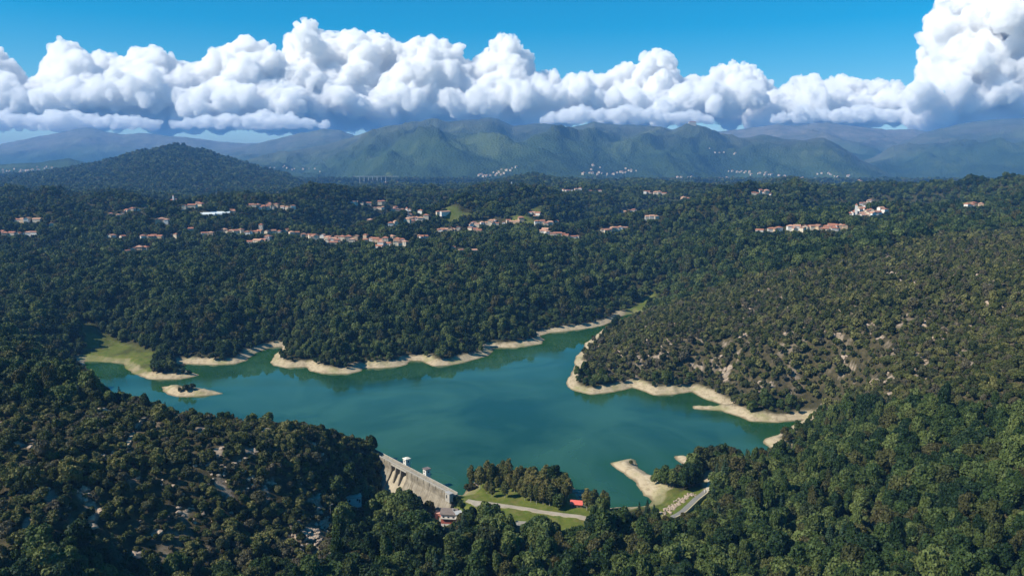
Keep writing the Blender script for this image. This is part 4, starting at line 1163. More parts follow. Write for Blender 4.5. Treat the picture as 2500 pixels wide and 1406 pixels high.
for i, (x, y, z, vi, kind, px0) in enumerate(HOUSES):
    wi = int(rh.choice(4, p=[.45, .25, .2, .1])); ri = int(rh.choice(3, p=[.5, .33, .17]))
    if vi == 8: wi = int(rh.choice([0, 1, 1]))
    rz = float(rh.choice([0, 0, math.pi / 2]) + rh.normal() * .3)
    s = rh.uniform(.66, 1.0)
    if kind == 'shed':
        e = empty('greenhouse', (x, y, z), .15, 'long pale greenhouse, %s from left in the greenhouse yard' % ordinal(order[i]), 'greenhouse', VILLAGES[vi][1])
        mb = MB(); mb.prism([(-5, -1), (5, -1), (5, 2.6), (3.4, 4.4), (0, 5.4), (-3.4, 4.4), (-5, 2.6)], -19, 19); mb.v = [(b, a, c) for a, b, c in mb.v]
        mb.build('cover', SHED, e); MB().box((-19.1, 0, 1.2), (.2, 3, 2.4)).build('door', WALLS[3][1], e); continue
    hk = {'house': str(rh.choice(['gable', 'hip', 'gable', 'low', 'hip'])), 'tall': 'tall', 'tower': 'tower', 'long': 'long', 'hut': 'hut', 'belltower': 'church'}[kind]
    w, r, dims = house_meshes(hk, wi, ri)
    word = {'house': 'house', 'tall': 'tall house', 'tower': 'tower house', 'long': 'long building', 'hut': 'hut', 'belltower': 'church'}[kind]
    lab = '%s %s, %s roof, %s from left in %s' % (WALLS[wi][0], word, ROOFS[ri][0], ordinal(order[i]), VSHORT[vi])
    e = empty({'belltower': 'church', 'hut': 'forest_hut'}.get(kind, 'house'), (x, y, z + .6), rz, lab, 'church' if kind == 'belltower' else ('hut' if kind == 'hut' else 'house'), VILLAGES[vi][1], (s, s, s * rh.uniform(.9, 1.15)))
    child('wall', w, e); child('roof', r, e)
    if kind == 'belltower':
        t = child('bell_tower', TOWER_ME, e, (-11.4, 0, 0)); child('tower_roof', SPIRE_ME, t); child('bell_opening', BELL_ME, t, (0, 0, 19))
    if vi in (0, 3, 8, 11) and kind in ('house', 'tall', 'tower'):
        L_, D_, h = dims
        fl = [1.6] if h < 5 else ([1.7, 4.6] if h < 8 else [1.7, 4.8, 8.2])
        for zz in fl:
            for q in (-.28, .28):
                child('window', WIN_ME, e, (q * L_, -D_ / 2 - .02, zz))
FAR.sort(key=lambda f: f[1])
NI = max(0, min(len(FAR), 300 - len(HOUSES)))
ff = sorted(FAR[:NI], key=lambda f: f[0] / f[1])
for k, (x, y, z) in enumerate(ff):
    wi = int(rh.choice(4, p=[.4, .4, .15, .05])); ri = int(rh.choice(3)); w, r, dims = house_meshes(str(rh.choice(['gable', 'hip'])), wi, ri); s = rh.uniform(.8, 1.25)
    e = empty('house', (x, y, z + 3), rh.uniform(-.4, .4), 'tiny %s house, %s from left among the distant towns below the mountains' % (WALLS[wi][0], ordinal(k + 1)), 'house', 'distant town houses', (s, s, s))
    child('wall', w, e); child('roof', r, e)
mw = MB(); mr_ = MB()
for x, y, z in FAR[NI:]:
    s = rh.uniform(.7, 1.2); rz = rh.uniform(-.5, .5); co, si = math.cos(rz), math.sin(rz)
    for M_, g in ((mw, box_wall(14, 10, 7)), (mr_, hip_roof(14, 10, 7, 3))):
        k = len(M_.v); M_.v += [(x + s * (a * co - b * si), y + s * (a * si + b * co), z + 3 + s * c) for a, b, c in g.v]; M_.f += [tuple(q + k for q in f) for f in g.f]
ew = empty('distant_houses', (0, 7000, 180), 0, 'pale specks of far town houses scattered below the mountains', 'houses'); ew['kind'] = 'stuff'
for M_, nm, mm_ in ((mw, 'wall', WALLS[0][1]), (mr_, 'roof', ROOFS[1][1])):
    M_.v = [(a, b - 7000, c - 180) for a, b, c in M_.v]; q = M_.build(nm, mm_, ew); q['kind'] = 'stuff'

# ------------------------------------------------------------------ roads and tracks
ASPH = plain('worn asphalt', (0.17, 0.165, 0.155), .9, .15, .4)
PALEROAD = plain('pale asphalt', (0.33, 0.285, 0.22), .9, .16, .3)
DIRT = plain('dirt', (0.42, 0.32, 0.21), .95, .2, .4)
def strip(name, pts, width, material, lift=0.28, world=False, zfix=None):
    pts = pts if world else [hit(a, b)[:2] for a, b in pts]
    P2 = [Vector(p) for p in pts]; out = []
    for a, b in zip(P2[:-1], P2[1:]):
        m = max(1, int((b - a).length / 2.5))
        out += [a.lerp(b, k / m) for k in range(m)]
    out.append(P2[-1])
    for _ in range(3): out = [out[0]] + [(out[k - 1] + out[k] * 2 + out[k + 1]) / 4 for k in range(1, len(out) - 1)] + [out[-1]]
    v = []; f = []
    zs = np.array([max(float(H(p.x + dx, p.y + dy)) for dx in (-1.5, 0, 1.5) for dy in (-1.5, 0, 1.5)) for p in out])
    for _ in range(4): zs = np.maximum(zs, np.convolve(np.pad(zs, 1, mode='edge'), [.25, .5, .25], 'valid'))
    for k, p in enumerate(out):
        d = (out[min(k + 1, len(out) - 1)] - out[max(k - 1, 0)]).normalized(); nrm = Vector((-d.y, d.x))
        for o_, dz in ((-width / 2 - .3, -.9), (-width / 2, 0), (width / 2, 0), (width / 2 + .3, -.9)):
            q = p + nrm * o_; v.append((q.x, q.y, zs[k] + lift + dz))
        if k:
            b_ = 4 * k
            f += [(b_ - 4 + j, b_ - 3 + j, b_ + 1 + j, b_ + j) for j in range(3)]
    o = mesh_obj(name, v, f, material); o['kind'] = 'structure'
    return o, out, zs
strip('road', [(1140, 1222), (1160, 1228), (1200, 1231), (1245, 1237), (1300, 1246), (1370, 1256), (1440, 1267), (1500, 1280)], 3.6, PALEROAD)
def pad(name, pts, material, lift=.3):
    w = [hit(a, b) for a, b in pts]; zt = max(q[2] for q in w) + lift
    n_ = len(w); v = [(q[0], q[1], zt) for q in w] + [(q[0], q[1], zt - 2) for q in w]
    f = [tuple(range(n_))] + [(k, (k + 1) % n_, n_ + (k + 1) % n_, n_ + k) for k in range(n_)]
    mb = MB(); mb.v = v; mb.f = f; o = mb.build(name, material); o['kind'] = 'structure'; return o
pad('pavement', [(1142, 1221), (1172, 1224), (1172, 1238), (1160, 1237)], PALEROAD, .36)
strip('track', [(306, 1094), (316, 1080), (321, 1060), (331, 1038), (346, 1024), (366, 1018)], 2.2, DIRT)
strip('track', [(1727, 1203), (1733, 1185), (1738, 1165), (1745, 1148)], 3.0, plain('white gravel', (0.55, 0.49, 0.38), .95, .15, .4))
sr, sro, srz = strip('road', [(1640, 1266), (1662, 1256), (1690, 1230), (1724, 1200)], 3.0, plain('grey saddle road', (0.20, 0.19, 0.17), .9, .15, .4), .9)
# low wall along the saddle dam road
CONC = plain('weathered concrete', (0.27, 0.245, 0.20), .92, .3, .35, .15, .3)
CONC_L = plain('pale concrete', (0.38, 0.355, 0.31), .92, .15, .5)
wv = []; wf = []
for k, p in enumerate(sro):
    d = (sro[min(k + 1, len(sro) - 1)] - sro[max(k - 1, 0)]).normalized(); nrm = Vector((d.y, -d.x))
    for o_, z_ in ((2.3, -1), (2.3, 1.7), (2.8, 1.7), (2.8, -1)):
        q = p + nrm * o_; wv.append((q.x, q.y, srz[k] + z_))
    if k: wf += [(4 * k - 4 + j, 4 * k - 4 + (j + 1) % 4, 4 * k + (j + 1) % 4, 4 * k + j) for j in range(4)]
lw = MB(); lw.v = wv; lw.f = wf; lw = lw.build('low_wall', plain('yellowish concrete', (0.50, 0.43, 0.26), .9, .15, .5)); tag(lw, 'low yellowish concrete wall along the right side of the grey saddle road', 'wall')

# ------------------------------------------------------------------ dam
rot = math.atan2(DAX[1], DAX[0])
dam = empty('dam', (DA[0], DA[1], 0), rot, 'weathered beige concrete gravity dam holding back the green lake', 'dam')
def ext(pts, x0, x1):
    mb = MB(); k = len(pts)
    mb.v = [(x0, a, b) for a, b in pts] + [(x1, a, b) for a, b in pts]
    mb.f = [tuple(range(k)), tuple(reversed(range(k, 2 * k)))] + [(q, (q + 1) % k, k + (q + 1) % k, k + q) for q in range(k)]
    return mb
def dam_concrete():
    m, ns, ls, out = mat('dam concrete')
    b = nd(ns, 'ShaderNodeBsdfPrincipled', Roughness=0.92); b.inputs['Specular IOR Level'].default_value = 0.1
    tc = ns.new('ShaderNodeTexCoord')
    mp = ns.new('ShaderNodeMapping'); mp.inputs['Scale'].default_value = (0.55, 0.05, 0.05); ls.new(tc.outputs['Object'], mp.inputs[0])
    st = nd(ns, 'ShaderNodeTexNoise', Scale=1.0, Detail=6.0, Roughness=0.7); ls.new(mp.outputs[0], st.inputs['Vector'])
    n1 = nd(ns, 'ShaderNodeTexNoise', Scale=0.25, Detail=8.0, Roughness=0.7); ls.new(tc.outputs['Object'], n1.inputs['Vector'])
    r1 = ramp(ns, [(0.33, (0.175, 0.15, 0.115)), (0.5, (0.255, 0.228, 0.18)), (0.70, (0.33, 0.30, 0.25))]); ls.new(st.outputs['Fac'], r1.inputs[0])
    r2 = ramp(ns, [(0.35, (0.6, 0.58, 0.55)), (0.62, (1.1, 1.08, 1.05))]); ls.new(n1.outputs['Fac'], r2.inputs[0])
    mx = ns.new('ShaderNodeMix'); mx.data_type = 'RGBA'; mx.blend_type = 'MULTIPLY'; mx.inputs[0].default_value = 1
    ls.new(r1.outputs[0], mx.inputs[6]); ls.new(r2.outputs[0], mx.inputs[7]); ls.new(mx.outputs[2], b.inputs['Base Color'])
    bp = nd(ns, 'ShaderNodeBump', Strength=0.3, Distance=0.2); ls.new(n1.outputs['Fac'], bp.inputs['Height']); ls.new(bp.outputs[0], b.inputs['Normal'])
    ls.new(b.outputs[0], out.inputs[0]); return m
DC = dam_concrete()
CR = 8.0; x1 = DLEN * .24; x2 = DLEN * .41; x3 = DLEN * .88
wall_pts = [(2.2, -24), (2.2, CR), (-2.2, CR), (-2.2, CR - 4.5), (-4.6, CR - 9), (-22, -24)]
q = ext(wall_pts, -3, x1).build('wall_block', DC, dam); q['label'] = 'left wall block beside the shaded spillway edge'
ext(wall_pts, x2, x3).build('wall_block', DC, dam)
sp = [(2.2, -24), (2.2, 2.2), (1.2, 3.2), (0, 3.3), (-1.4, 2.4), (-3.4, -1.4), (-19.5, -24)]
q = ext(sp, x1 + .01, x2 - .01).build('spillway_chute', plain('smooth chute concrete', (0.34, 0.29, 0.21), .9, .22, .3), dam)
wd = (x2 - x1) / 3
for k in (1, 2):
    ext([(2.0, 0), (2.0, CR - .9), (-2.6, CR - .9), (-3.2, 3.4), (-5.2, -2.4), (-2, -2.6)], x1 + wd * k - .55, x1 + wd * k + .55).build('spillway_pier', DC, dam)
for k in range(3):
    xa = x1 + wd * k + (.0 if k == 0 else .56); xb = x1 + wd * (k + 1) - (.0 if k == 2 else .56)
    MB().box(((xa + xb) / 2, 1.2, 4.6), (xb - xa - .06, .25, 3.4)).build('spillway_gate', plain('rusty steel', (0.16, 0.12, 0.09), .8, .3, .6), dam)
ext([(2.25, CR - .88), (2.25, CR + .02), (-2.4, CR + .02), (-2.4, CR - .88)], x1 + .02, x2 - .02).build('bridge_deck', CONC_L, dam)
MB().box(((x3 - 3) / 2, 0, CR + .06), (x3 + 3, 3.5, .12)).build('crest_road', CONC, dam)
for yy in (-2.05, 2.05):
    pw = MB().box(((x3 - 3) / 2, yy, CR + .55), (x3 + 3, .32, 1.06)).build('parapet', CONC, dam)
    cap = MB()
    cap.box(((x3 - 3) / 2, yy, CR + 1.13), (x3 + 3.1, .46, .12)).build('coping', CONC_L, pw)
for k in range(14):
    xx = x3 * (k + .5) / 14
    if not (x1 - 1 < xx < x2 + 1):
        MB().box((xx, -2.33, CR - .3), (.35, .3, 2.4)).build('buttress', DC, dam)
def to_dam(px, py, z):
    a, b = P(px, py, z); a, b = float(a) - DA[0], float(b) - DA[1]
    return a * DAX[0] + b * DAX[1], a * DUP[0] + b * DUP[1]
def gatehouse(xc, label, flat):
    yc = 4.0
    cx_, cy2 = DA[0] + DAX[0] * xc + DUP[0] * yc, DA[1] + DAX[1] * xc + DUP[1] * yc
    e = empty('gate_house', (cx_, cy2, CR), rot, label, 'gate house', 'gate houses on the dam', (.92, .92, .92))
    wm_ = plain('gatehouse render', (0.60, 0.57, 0.51), .9, .12, .7)
    MB().box((0, 0, 2.0), (3.7, 3.7, 6.4)).build('wall', wm_, e)
    MB().box((0, .2, -4.6), (3.2, 3.2, 6.8)).build('support', DC, e)
    MB().box((0, .1, -1.15), (4.6, 4.4, .35)).build('ledge', CONC, e)
    if flat: MB().box((0, 0, 5.38), (4.7, 4.7, .34)).build('roof', plain('dark roof slab', (0.16, 0.125, 0.12), .8, .2, .8), e)
    else: hip_roof(3.7, 3.7, 5.2, 1.0, .5).build('roof', plain('pale roof', (0.66, 0.62, 0.52), .9, .12, .8), e)
    d = MB().box((-.3, -1.87, .9), (1.0, .1, 2.1)).build('door', plain('grey door', (0.22, 0.23, 0.24), .6, .1), e)
    MB().box((.3, -.07, .05), (.1, .08, .2)).build('handle', CONC_L, d).location = (0, -1.87, .9)
    for px_0, py_0, rz_ in ((-.3, -1.87, 0), (1.87, .3, math.pi / 2), (-1.87, .3, math.pi / 2)):
        wdw = child('window', WIN_ME, e, (px_0, py_0, 3.4), rz_); wdw.scale = (.9, 1, .75)
for i, (a, b, lab, fl) in enumerate([(980, 1128, 'small white gate house with pale roof on the dam, the farther one', False), (1024, 1155, 'small white gate house with dark flat roof on the dam, the nearer one', True)]):
    xc, _ = to_dam(a, b + 6, 9.5); gatehouse(xc, lab, fl)
xc, _ = to_dam(1099, 1210, CR)
cb = empty('dam_cabin', (DA[0] + DAX[0] * xc - DUP[0] * 3.6, DA[1] + DAX[1] * xc - DUP[1] * 3.6, CR), rot, 'squat concrete cabin at the right end of the dam', 'cabin')
MB().box((0, 0, -.4), (4.4, 2.6, 5.2)).build('wall', CONC_L, cb); MB().box((0, 0, 2.32), (5.0, 3.1, .22)).build('roof', GREYROOF, cb); MB().box((-.6, -1.33, 0), (1, .08, 2)).build('door', PANE, cb)

# ------------------------------------------------------------------ buildings near the dam
def block(name, px, py, L_, D_, h, rz, label, cat, wallm, roofm, kind='flat', rise=1.6, windows=0, oh=.5):
    x, y, z = hit(px, py)
    e = empty(name, (x, y, z + .1), rz, label, cat)
    if kind == 'flat':
        MB().box((0, 0, h / 2 - 1.5), (L_, D_, h + 3)).build('wall', wallm, e)
        MB().box((0, 0, h + .14), (L_ + 2 * oh, D_ + 2 * oh, .26)).build('roof', roofm, e)
    else:
        gable_wall(L_, D_, h, rise).build('wall', wallm, e); gable_roof(L_, D_, h, rise, oh).build('roof', roofm, e)
    for k in range(windows):
        w_ = child('window', WIN_ME, e, (L_ * (-.5 + (k + .5) / windows), -D_ / 2 - .02, h * .55))
    MB().box((L_ * .38 if windows else 0, -D_ / 2 - .03, 1.05), (1.0, .1, 2.1)).build('door', plain('brown door', (0.12, 0.08, 0.06), .7, .2), e)
    return e
block('service_building', 862, 1226, 9.5, 5.0, 3.6, .35, 'white flat roofed service building below the left end of the dam', 'building', WALLS[1][1], CONC_L, windows=2)
block('shed', 921, 1218, 6, 3.4, 2.4, .3, 'low grey roofed shed at the foot of the dam', 'shed', WALLS[3][1], GREYROOF)
block('shed', 1016, 1240, 4.6, 3.6, 2.6, .25, 'small shed with dark sloping roof among trees below the dam', 'shed', WALLS[3][1], plain('dark shed roof', (0.15, 0.15, 0.155), .8, .2), 'gable', .9)
DROOF = plain('dark house roof', (0.165, 0.135, 0.12), .85, .2, .9)
hx = block('house', 1098, 1268, 9.0, 7.6, 5.0, -.12, 'two storey house with dark brown roof below the road at the dam', 'house', plain('red and white render', (0.66, 0.60, 0.55), .9, .12), DROOF, 'gable', 1.9, 3, .7)
MB().box((0, -3.86, .7), (9.06, .14, 3.2)).build('plinth', plain('red plinth', (0.42, 0.12, 0.09), .9, .15), hx)
MB().box((0, -4.5, 2.45), (9.0, 1.3, .18)).build('balcony', CONC_L, hx)
MB().box((2.4, -1.6, 6.9), (.7, .7, 1.5)).build('chimney', WALLS[3][1], hx)
block('annex', 1073, 1263, 4.6, 4.6, 3.2, -.12, 'low salmon pink annex on the left of the dark roofed house', 'annex', plain('pink render', (0.60, 0.22, 0.17), .9, .12), plain('salmon roof', (0.58, 0.30, 0.23), .9, .12), oh=.3)
block('garage', 1119, 1262, 4.4, 4.0, 2.6, .5, 'small garage with pale grey roof right of the dark roofed house', 'garage', WALLS[3][1], plain('pale grey roof', (0.46, 0.47, 0.47), .8, .1), 'gable', 1.0)
gw = empty('garden_wall', (*hit(1141, 1266)[:2], hit(1141, 1266)[2]), -.1, 'short pinkish garden wall beyond the house garage', 'wall')
MB().box((0, 0, .3), (5, .35, 2.2)).build('wall', plain('pinkish wall', (0.55, 0.38, 0.28), .9, .15), gw); MB().box((0, 0, 1.47), (5.2, .5, .12)).build('coping', CONC_L, gw)
block('hut', 1408, 1236, 6.6, 4.6, 2.3, -.2, 'wooden hut with bright coral red roof beside the lake', 'hut', plain('brown boards', (0.16, 0.11, 0.08), .85, .25), plain('coral roof', (0.62, 0.13, 0.10), .7, .12, .8), 'gable', 1.3, 2)
block('pump_house', 1273, 1292, 6.0, 5.4, 3.0, -.2, 'pale flat roofed pump house half hidden below the lawn', 'building', WALLS[0][1], CONC)
METAL = plain('galvanised steel', (0.5, 0.5, 0.47), .5, .1, 2, .5, 0, .3)
for a, b, lab in ((807, 1266, 'tall pale lamp post on the rocky knoll at lower left'), (920, 1246, 'tall pale lamp post below the foot of the dam')):
    x, y, z = hit(a, b); e = empty('lamp_post', (x, y, z), .6, lab, 'lamp post', 'lamp posts below the dam')
    mb = MB(); mb.tube((0, 0, -.5), (0, 0, 8.4), .13, .08, 8); mb.build('pole', METAL, e)
    mb = MB(); mb.tube((0, 0, 8.3), (1.1, 0, 8.7), .06, .05, 6); mb.build('arm', METAL, e); MB().box((1.4, 0, 8.68), (.8, .34, .18)).build('lamp_head', CONC_L, e)
for a, b in ((1720, 1206), (1727, 1206)):
    x, y, z = hit(a, b)
    e = empty('gate_post', (x, y, z), .5, 'white gate post at the %s of the barrier on the saddle road' % ('left' if a < 1724 else 'right'), 'post', 'gate posts on the saddle road')
    MB().box((0, 0, 1.2), (.4, .4, 3.4)).build('post', WALLS[1][1], e); MB().box((0, 0, 2.97), (.55, .55, .14)).build('cap', CONC_L, e)
# moored raft and buoy
def floating(px, py, s, label, name, cat):
    x, y = P(px, py, .3); e = empty(name, (float(x), float(y), 0), .4, label, cat, None, (s, s, s))
    mb = MB(); prof = [(-1.2, 0), (-.7, .42), (.5, .46), (1.3, 0), (.5, -.46), (-.7, -.42)]
    k = len(prof); mb.v = [(a * .8, b * .7, -.15) for a, b in prof] + [(a, b, .42) for a, b in prof]; mb.f = [tuple(range(k)), tuple(range(k, 2 * k))] + [(q, (q + 1) % k, k + (q + 1) % k, k + q) for q in range(k)]
    mb.build('hull', plain('red hull', (0.45, 0.10, 0.06), .5, .1), e)
    MB().box((-.1, 0, .58), (1.5, .75, .3)).build('cover', plain('white cover', (0.78, 0.77, 0.74), .6, .05), e)
floating(1168, 1148, 1.0, 'small moored boat with white cover and red hull near the dam', 'rowing_boat', 'boat')
bx_, by_ = P(1193, 1126, .2); e = empty('buoy', (float(bx_), float(by_), 0), 0, 'tiny white buoy floating on the lake above the wooded point', 'buoy')
v_, f_ = ico(2); mesh_obj('float', v_ * .42 + np.array([0, 0, .12]), f_, WALLS[1][1], e, True); mb = MB(); mb.tube((0, 0, .4), (0, 0, .95), .05, .04); mb.build('mast', METAL, e)
# dead stems standing in the left bay
for k, (a, b, h) in enumerate([(246, 938, 5.5), (254, 918, 4.0), (262, 942, 4.5), (271, 930, 6.0), (281, 936, 3.6), (309, 934, 3.0)]):
    x, y = P(a, b, 0); e = empty('dead_stem', (float(x), float(y), 0), k * 1.1, 'bare dead stem standing in the left bay, %s from left' % ordinal(k + 1), 'dead tree', 'dead stems in the left bay')
    mb = MB(); mb.tube((0, 0, -2), (.15, .1, h), .16, .05, 6); mb.build('trunk', BARK, e)
    mb = MB(); mb.tube((.05, 0, h * .6), (.9, .2, h * .85), .06, .02, 5); mb.build('branch', BARK, e)
    mb = MB(); mb.tube((.1, 0, h * .75), (-.6, .3, h * .95), .05, .02, 5); mb.build('branch', BARK, e)
# slipways beside the wooded point
for k, (a, b) in enumerate([(1402, 1196), (1408, 1205), (1414, 1214)]):
    x, y = P(a, b, 1.6); e = empty('slipway', (float(x), float(y), 1.5), -.75, 'sloping concrete slipway, %s from the top beside the wooded point' % ordinal(k + 1), 'slipway', 'slipways beside the wooded point')
    mb = MB(); mb.prism([(-6, -1.8), (6, .2), (6, .55), (-6, -1.45)], -1.1, 1.1); mb.build('slab', CONC, e)
    MB().box((0, 1.2, -.5), (11, .25, .5)).build('kerb', CONC, e)
# far viaduct
vx, vy, vz = hit(905, 447); ztop = CAM_Z + (raydir(905, 431)[2] / raydir(905, 431)[1]) * vy
e = empty('viaduct', (vx, vy, vz), .05, 'pale road viaduct on tall piers in the far valley', 'viaduct')
Ls = (932 - 880) / F * vy
MB().box((Ls * .25, 0, ztop - vz), (Ls * 2.1, 9, 3.0)).build('deck', CONC_L, e)
for k in range(7): MB().box((-Ls * .5 + Ls * k / 5.0, 0, (ztop - vz) / 2 - 8), (4.5, 5, ztop - vz + 16)).build('pier', CONC_L, e)
x, y, z = hit(1251, 458); e = empty('chapel', (x, y, z + 4), .2, 'tiny white chapel alone on the dark ridge right of centre', 'chapel')
gable_wall(9, 7, 7, 3).build('wall', WALLS[1][1], e); gable_roof(9, 7, 7, 3).build('roof', ROOFS[1][1], e); MB().box((-3, 0, 9), (3, 3, 16)).build('bell_tower', WALLS[1][1], e)
x, y, z = hit(1690, 306); e = empty('sanctuary', (x, y, z), .1, 'long pale sanctuary on the summit of the right mountain', 'building')
MB().box((0, 0, 8), (70, 20, 40)).build('wall', WALLS[0][1], e); hip_roof(70, 20, 28, 8).build('roof', ROOFS[2][1], e)

# ------------------------------------------------------------------ rocks
ROCKME = []
for k in range(6):
    rr_ = np.random.default_rng(900 + k); v_, f_ = ico(2)
    d = v_ + .28 * np.stack([noise3(v_ * 1.7 + k * 9), noise3(v_ * 1.7 + 40 + k * 9), noise3(v_ * 1.7 + 80 + k * 9)], 1) * 1.6
    pl = rr_.normal(size=(7, 3)); pl /= np.linalg.norm(pl, axis=1)[:, None]
    for p_ in pl:
        t = d @ p_; d = d - np.maximum(t - .72, 0)[:, None] * p_
    d *= np.array([1.25, .95, .7]); me = bpy.data.meshes.new('rock'); me.from_pydata(d.tolist(), [], f_); me.update(); me.materials.append(ROCK); ROCKME.append(me)
rock_col = bpy.data.collections.new('rock_shapes')
for k, me in enumerate(ROCKME): rock_col.objects.link(bpy.data.objects.new('rock_shape_%02d' % k, me))
rr_ = np.random.default_rng(31); RP = []
cx0, cy0 = jitgrid(-500, 900, 300, 1130, 6.0, rr_)
m = (np.abs(cx0 / cy0) < .78) & (rr_.uniform(size=len(cx0)) < .015 * (gridv(SCRUB, cx0, cy0) > .5) + .55 * (gridv(OUTC, cx0, cy0) > .35)); cx0, cy0 = cx0[m], cy0[m]
for a, b in zip(cx0, cy0):
    for k in range(int(rr_.integers(2, 7))):
        RP.append((a + rr_.normal() * 3.4, b + rr_.normal() * 1.8, abs(rr_.normal()) * .9 + .6))
def rocks_along(pts, n_, spread, s0, s1):
    w = [hit(a, b) for a, b in pts]
    for k in range(n_):
        t = rr_.uniform(0, len(w) - 1); i = min(int(t), len(w) - 2); f = t - i
        RP.append((w[i][0] * (1 - f) + w[i + 1][0] * f + rr_.normal() * spread, w[i][1] * (1 - f) + w[i + 1][1] * f + rr_.normal() * spread, rr_.uniform(s0, s1)))
rocks_along([(1612, 1256), (1640, 1240), (1665, 1222), (1694, 1206)], 170, 1.5, .35, .9)              # riprap of the saddle dam
rocks_along([(300, 1100), (270, 1110), (240, 1122)], 26, 2.2, .7, 1.7)
rocks_along([(135, 1158), (100, 1178), (72, 1196), (46, 1212)], 26, 1.8, .6, 1.6)
rocks_along([(75, 1004), (105, 1006)], 7, 1.2, .7, 1.5); rocks_along([(130, 1022), (165, 1034)], 8, 1.0, .5, 1.2)
rocks_along([(745, 1330), (760, 1300), (785, 1280), (812, 1255)], 120, 4.2, .5, 1.6)
rocks_along([(700, 1322), (728, 1312), (745, 1300)], 36, 2.5, .5, 1.4); rocks_along([(590, 1385), (600, 1395)], 14, 2.0, .6, 1.5)
rocks_along([(520, 1140), (560, 1150), (600, 1160), (640, 1150)], 60, 7, .6, 1.6); rocks_along([(480, 1130), (530, 1120)], 24, 3, .5, 1.4)
rocks_along([(470, 1250), (500, 1245)], 14, 3, .4, 1.2); rocks_along([(720, 1120), (760, 1130), (700, 1170)], 30, 6, .4, 1.2)
rocks_along([(1140, 1196), (1150, 1188), (1165, 1184)], 26, 1.8, .7, 1.9)
RP = np.array(RP); rz0 = H(RP[:, 0], RP[:, 1]); ok = keep_ok(RP[:, 0], RP[:, 1], rz0, RP[:, 2], 1) | True
a_, b_, dp = project(RP[:, 0], RP[:, 1], rz0)
s_ = gridv(S, RP[:, 0], RP[:, 1]); ok = (s_ > 3); RP, rz0, a_, b_, dp = RP[ok], rz0[ok], a_[ok], b_[ok], dp[ok]
vis = (a_ > 0) & (a_ < 2500) & (b_ < 1406); w = RP[:, 2] / dp * vis
big = np.zeros(len(RP), bool); big[np.argsort(-w)[:280]] = True
rot_ = np.stack([rr_.normal(size=len(RP)) * .25, rr_.normal(size=len(RP)) * .25, rr_.uniform(0, 6.28, len(RP))], 1)
ki = rr_.integers(0, 6, len(RP))
def bplace(p):
    return next(t for lim_, t in ((180, 'at the far left edge'), (420, 'beside the dirt track at left'), (640, 'in the middle of the left hill'), (870, 'of the knoll below the lamp post'), (1250, 'near the wooded point'), (1610, 'on the lake shore'), (1720, 'beside the saddle road'), (2100, 'above the right beach'), (9999, 'at the right edge')) if p < lim_)
for i in np.nonzero(big)[0]:
    right = a_[i] > 1250
    o = bpy.data.objects.new('rock', ROCKME[int(ki[i])]); COL.objects.link(o)
    s = RP[i, 2]; o.location = (RP[i, 0], RP[i, 1], rz0[i] + .25 * s); o.rotation_euler = rot_[i]; o.scale = (s, s, s)
    tag(o, 'pale weathered boulder on the slope ' + bplace(a_[i]), 'rock', 'boulders ' + bplace(a_[i]))
o = instancer('rock_field', rock_col, np.stack([RP[~big, 0], RP[~big, 1], rz0[~big] + .2 * RP[~big, 2]], 1), rot_[~big], np.repeat(RP[~big, 2:3], 3, 1), ki[~big])
tag(o, 'pale boulders strewn over the rocky slopes', 'rocks')
print('rocks', len(RP))

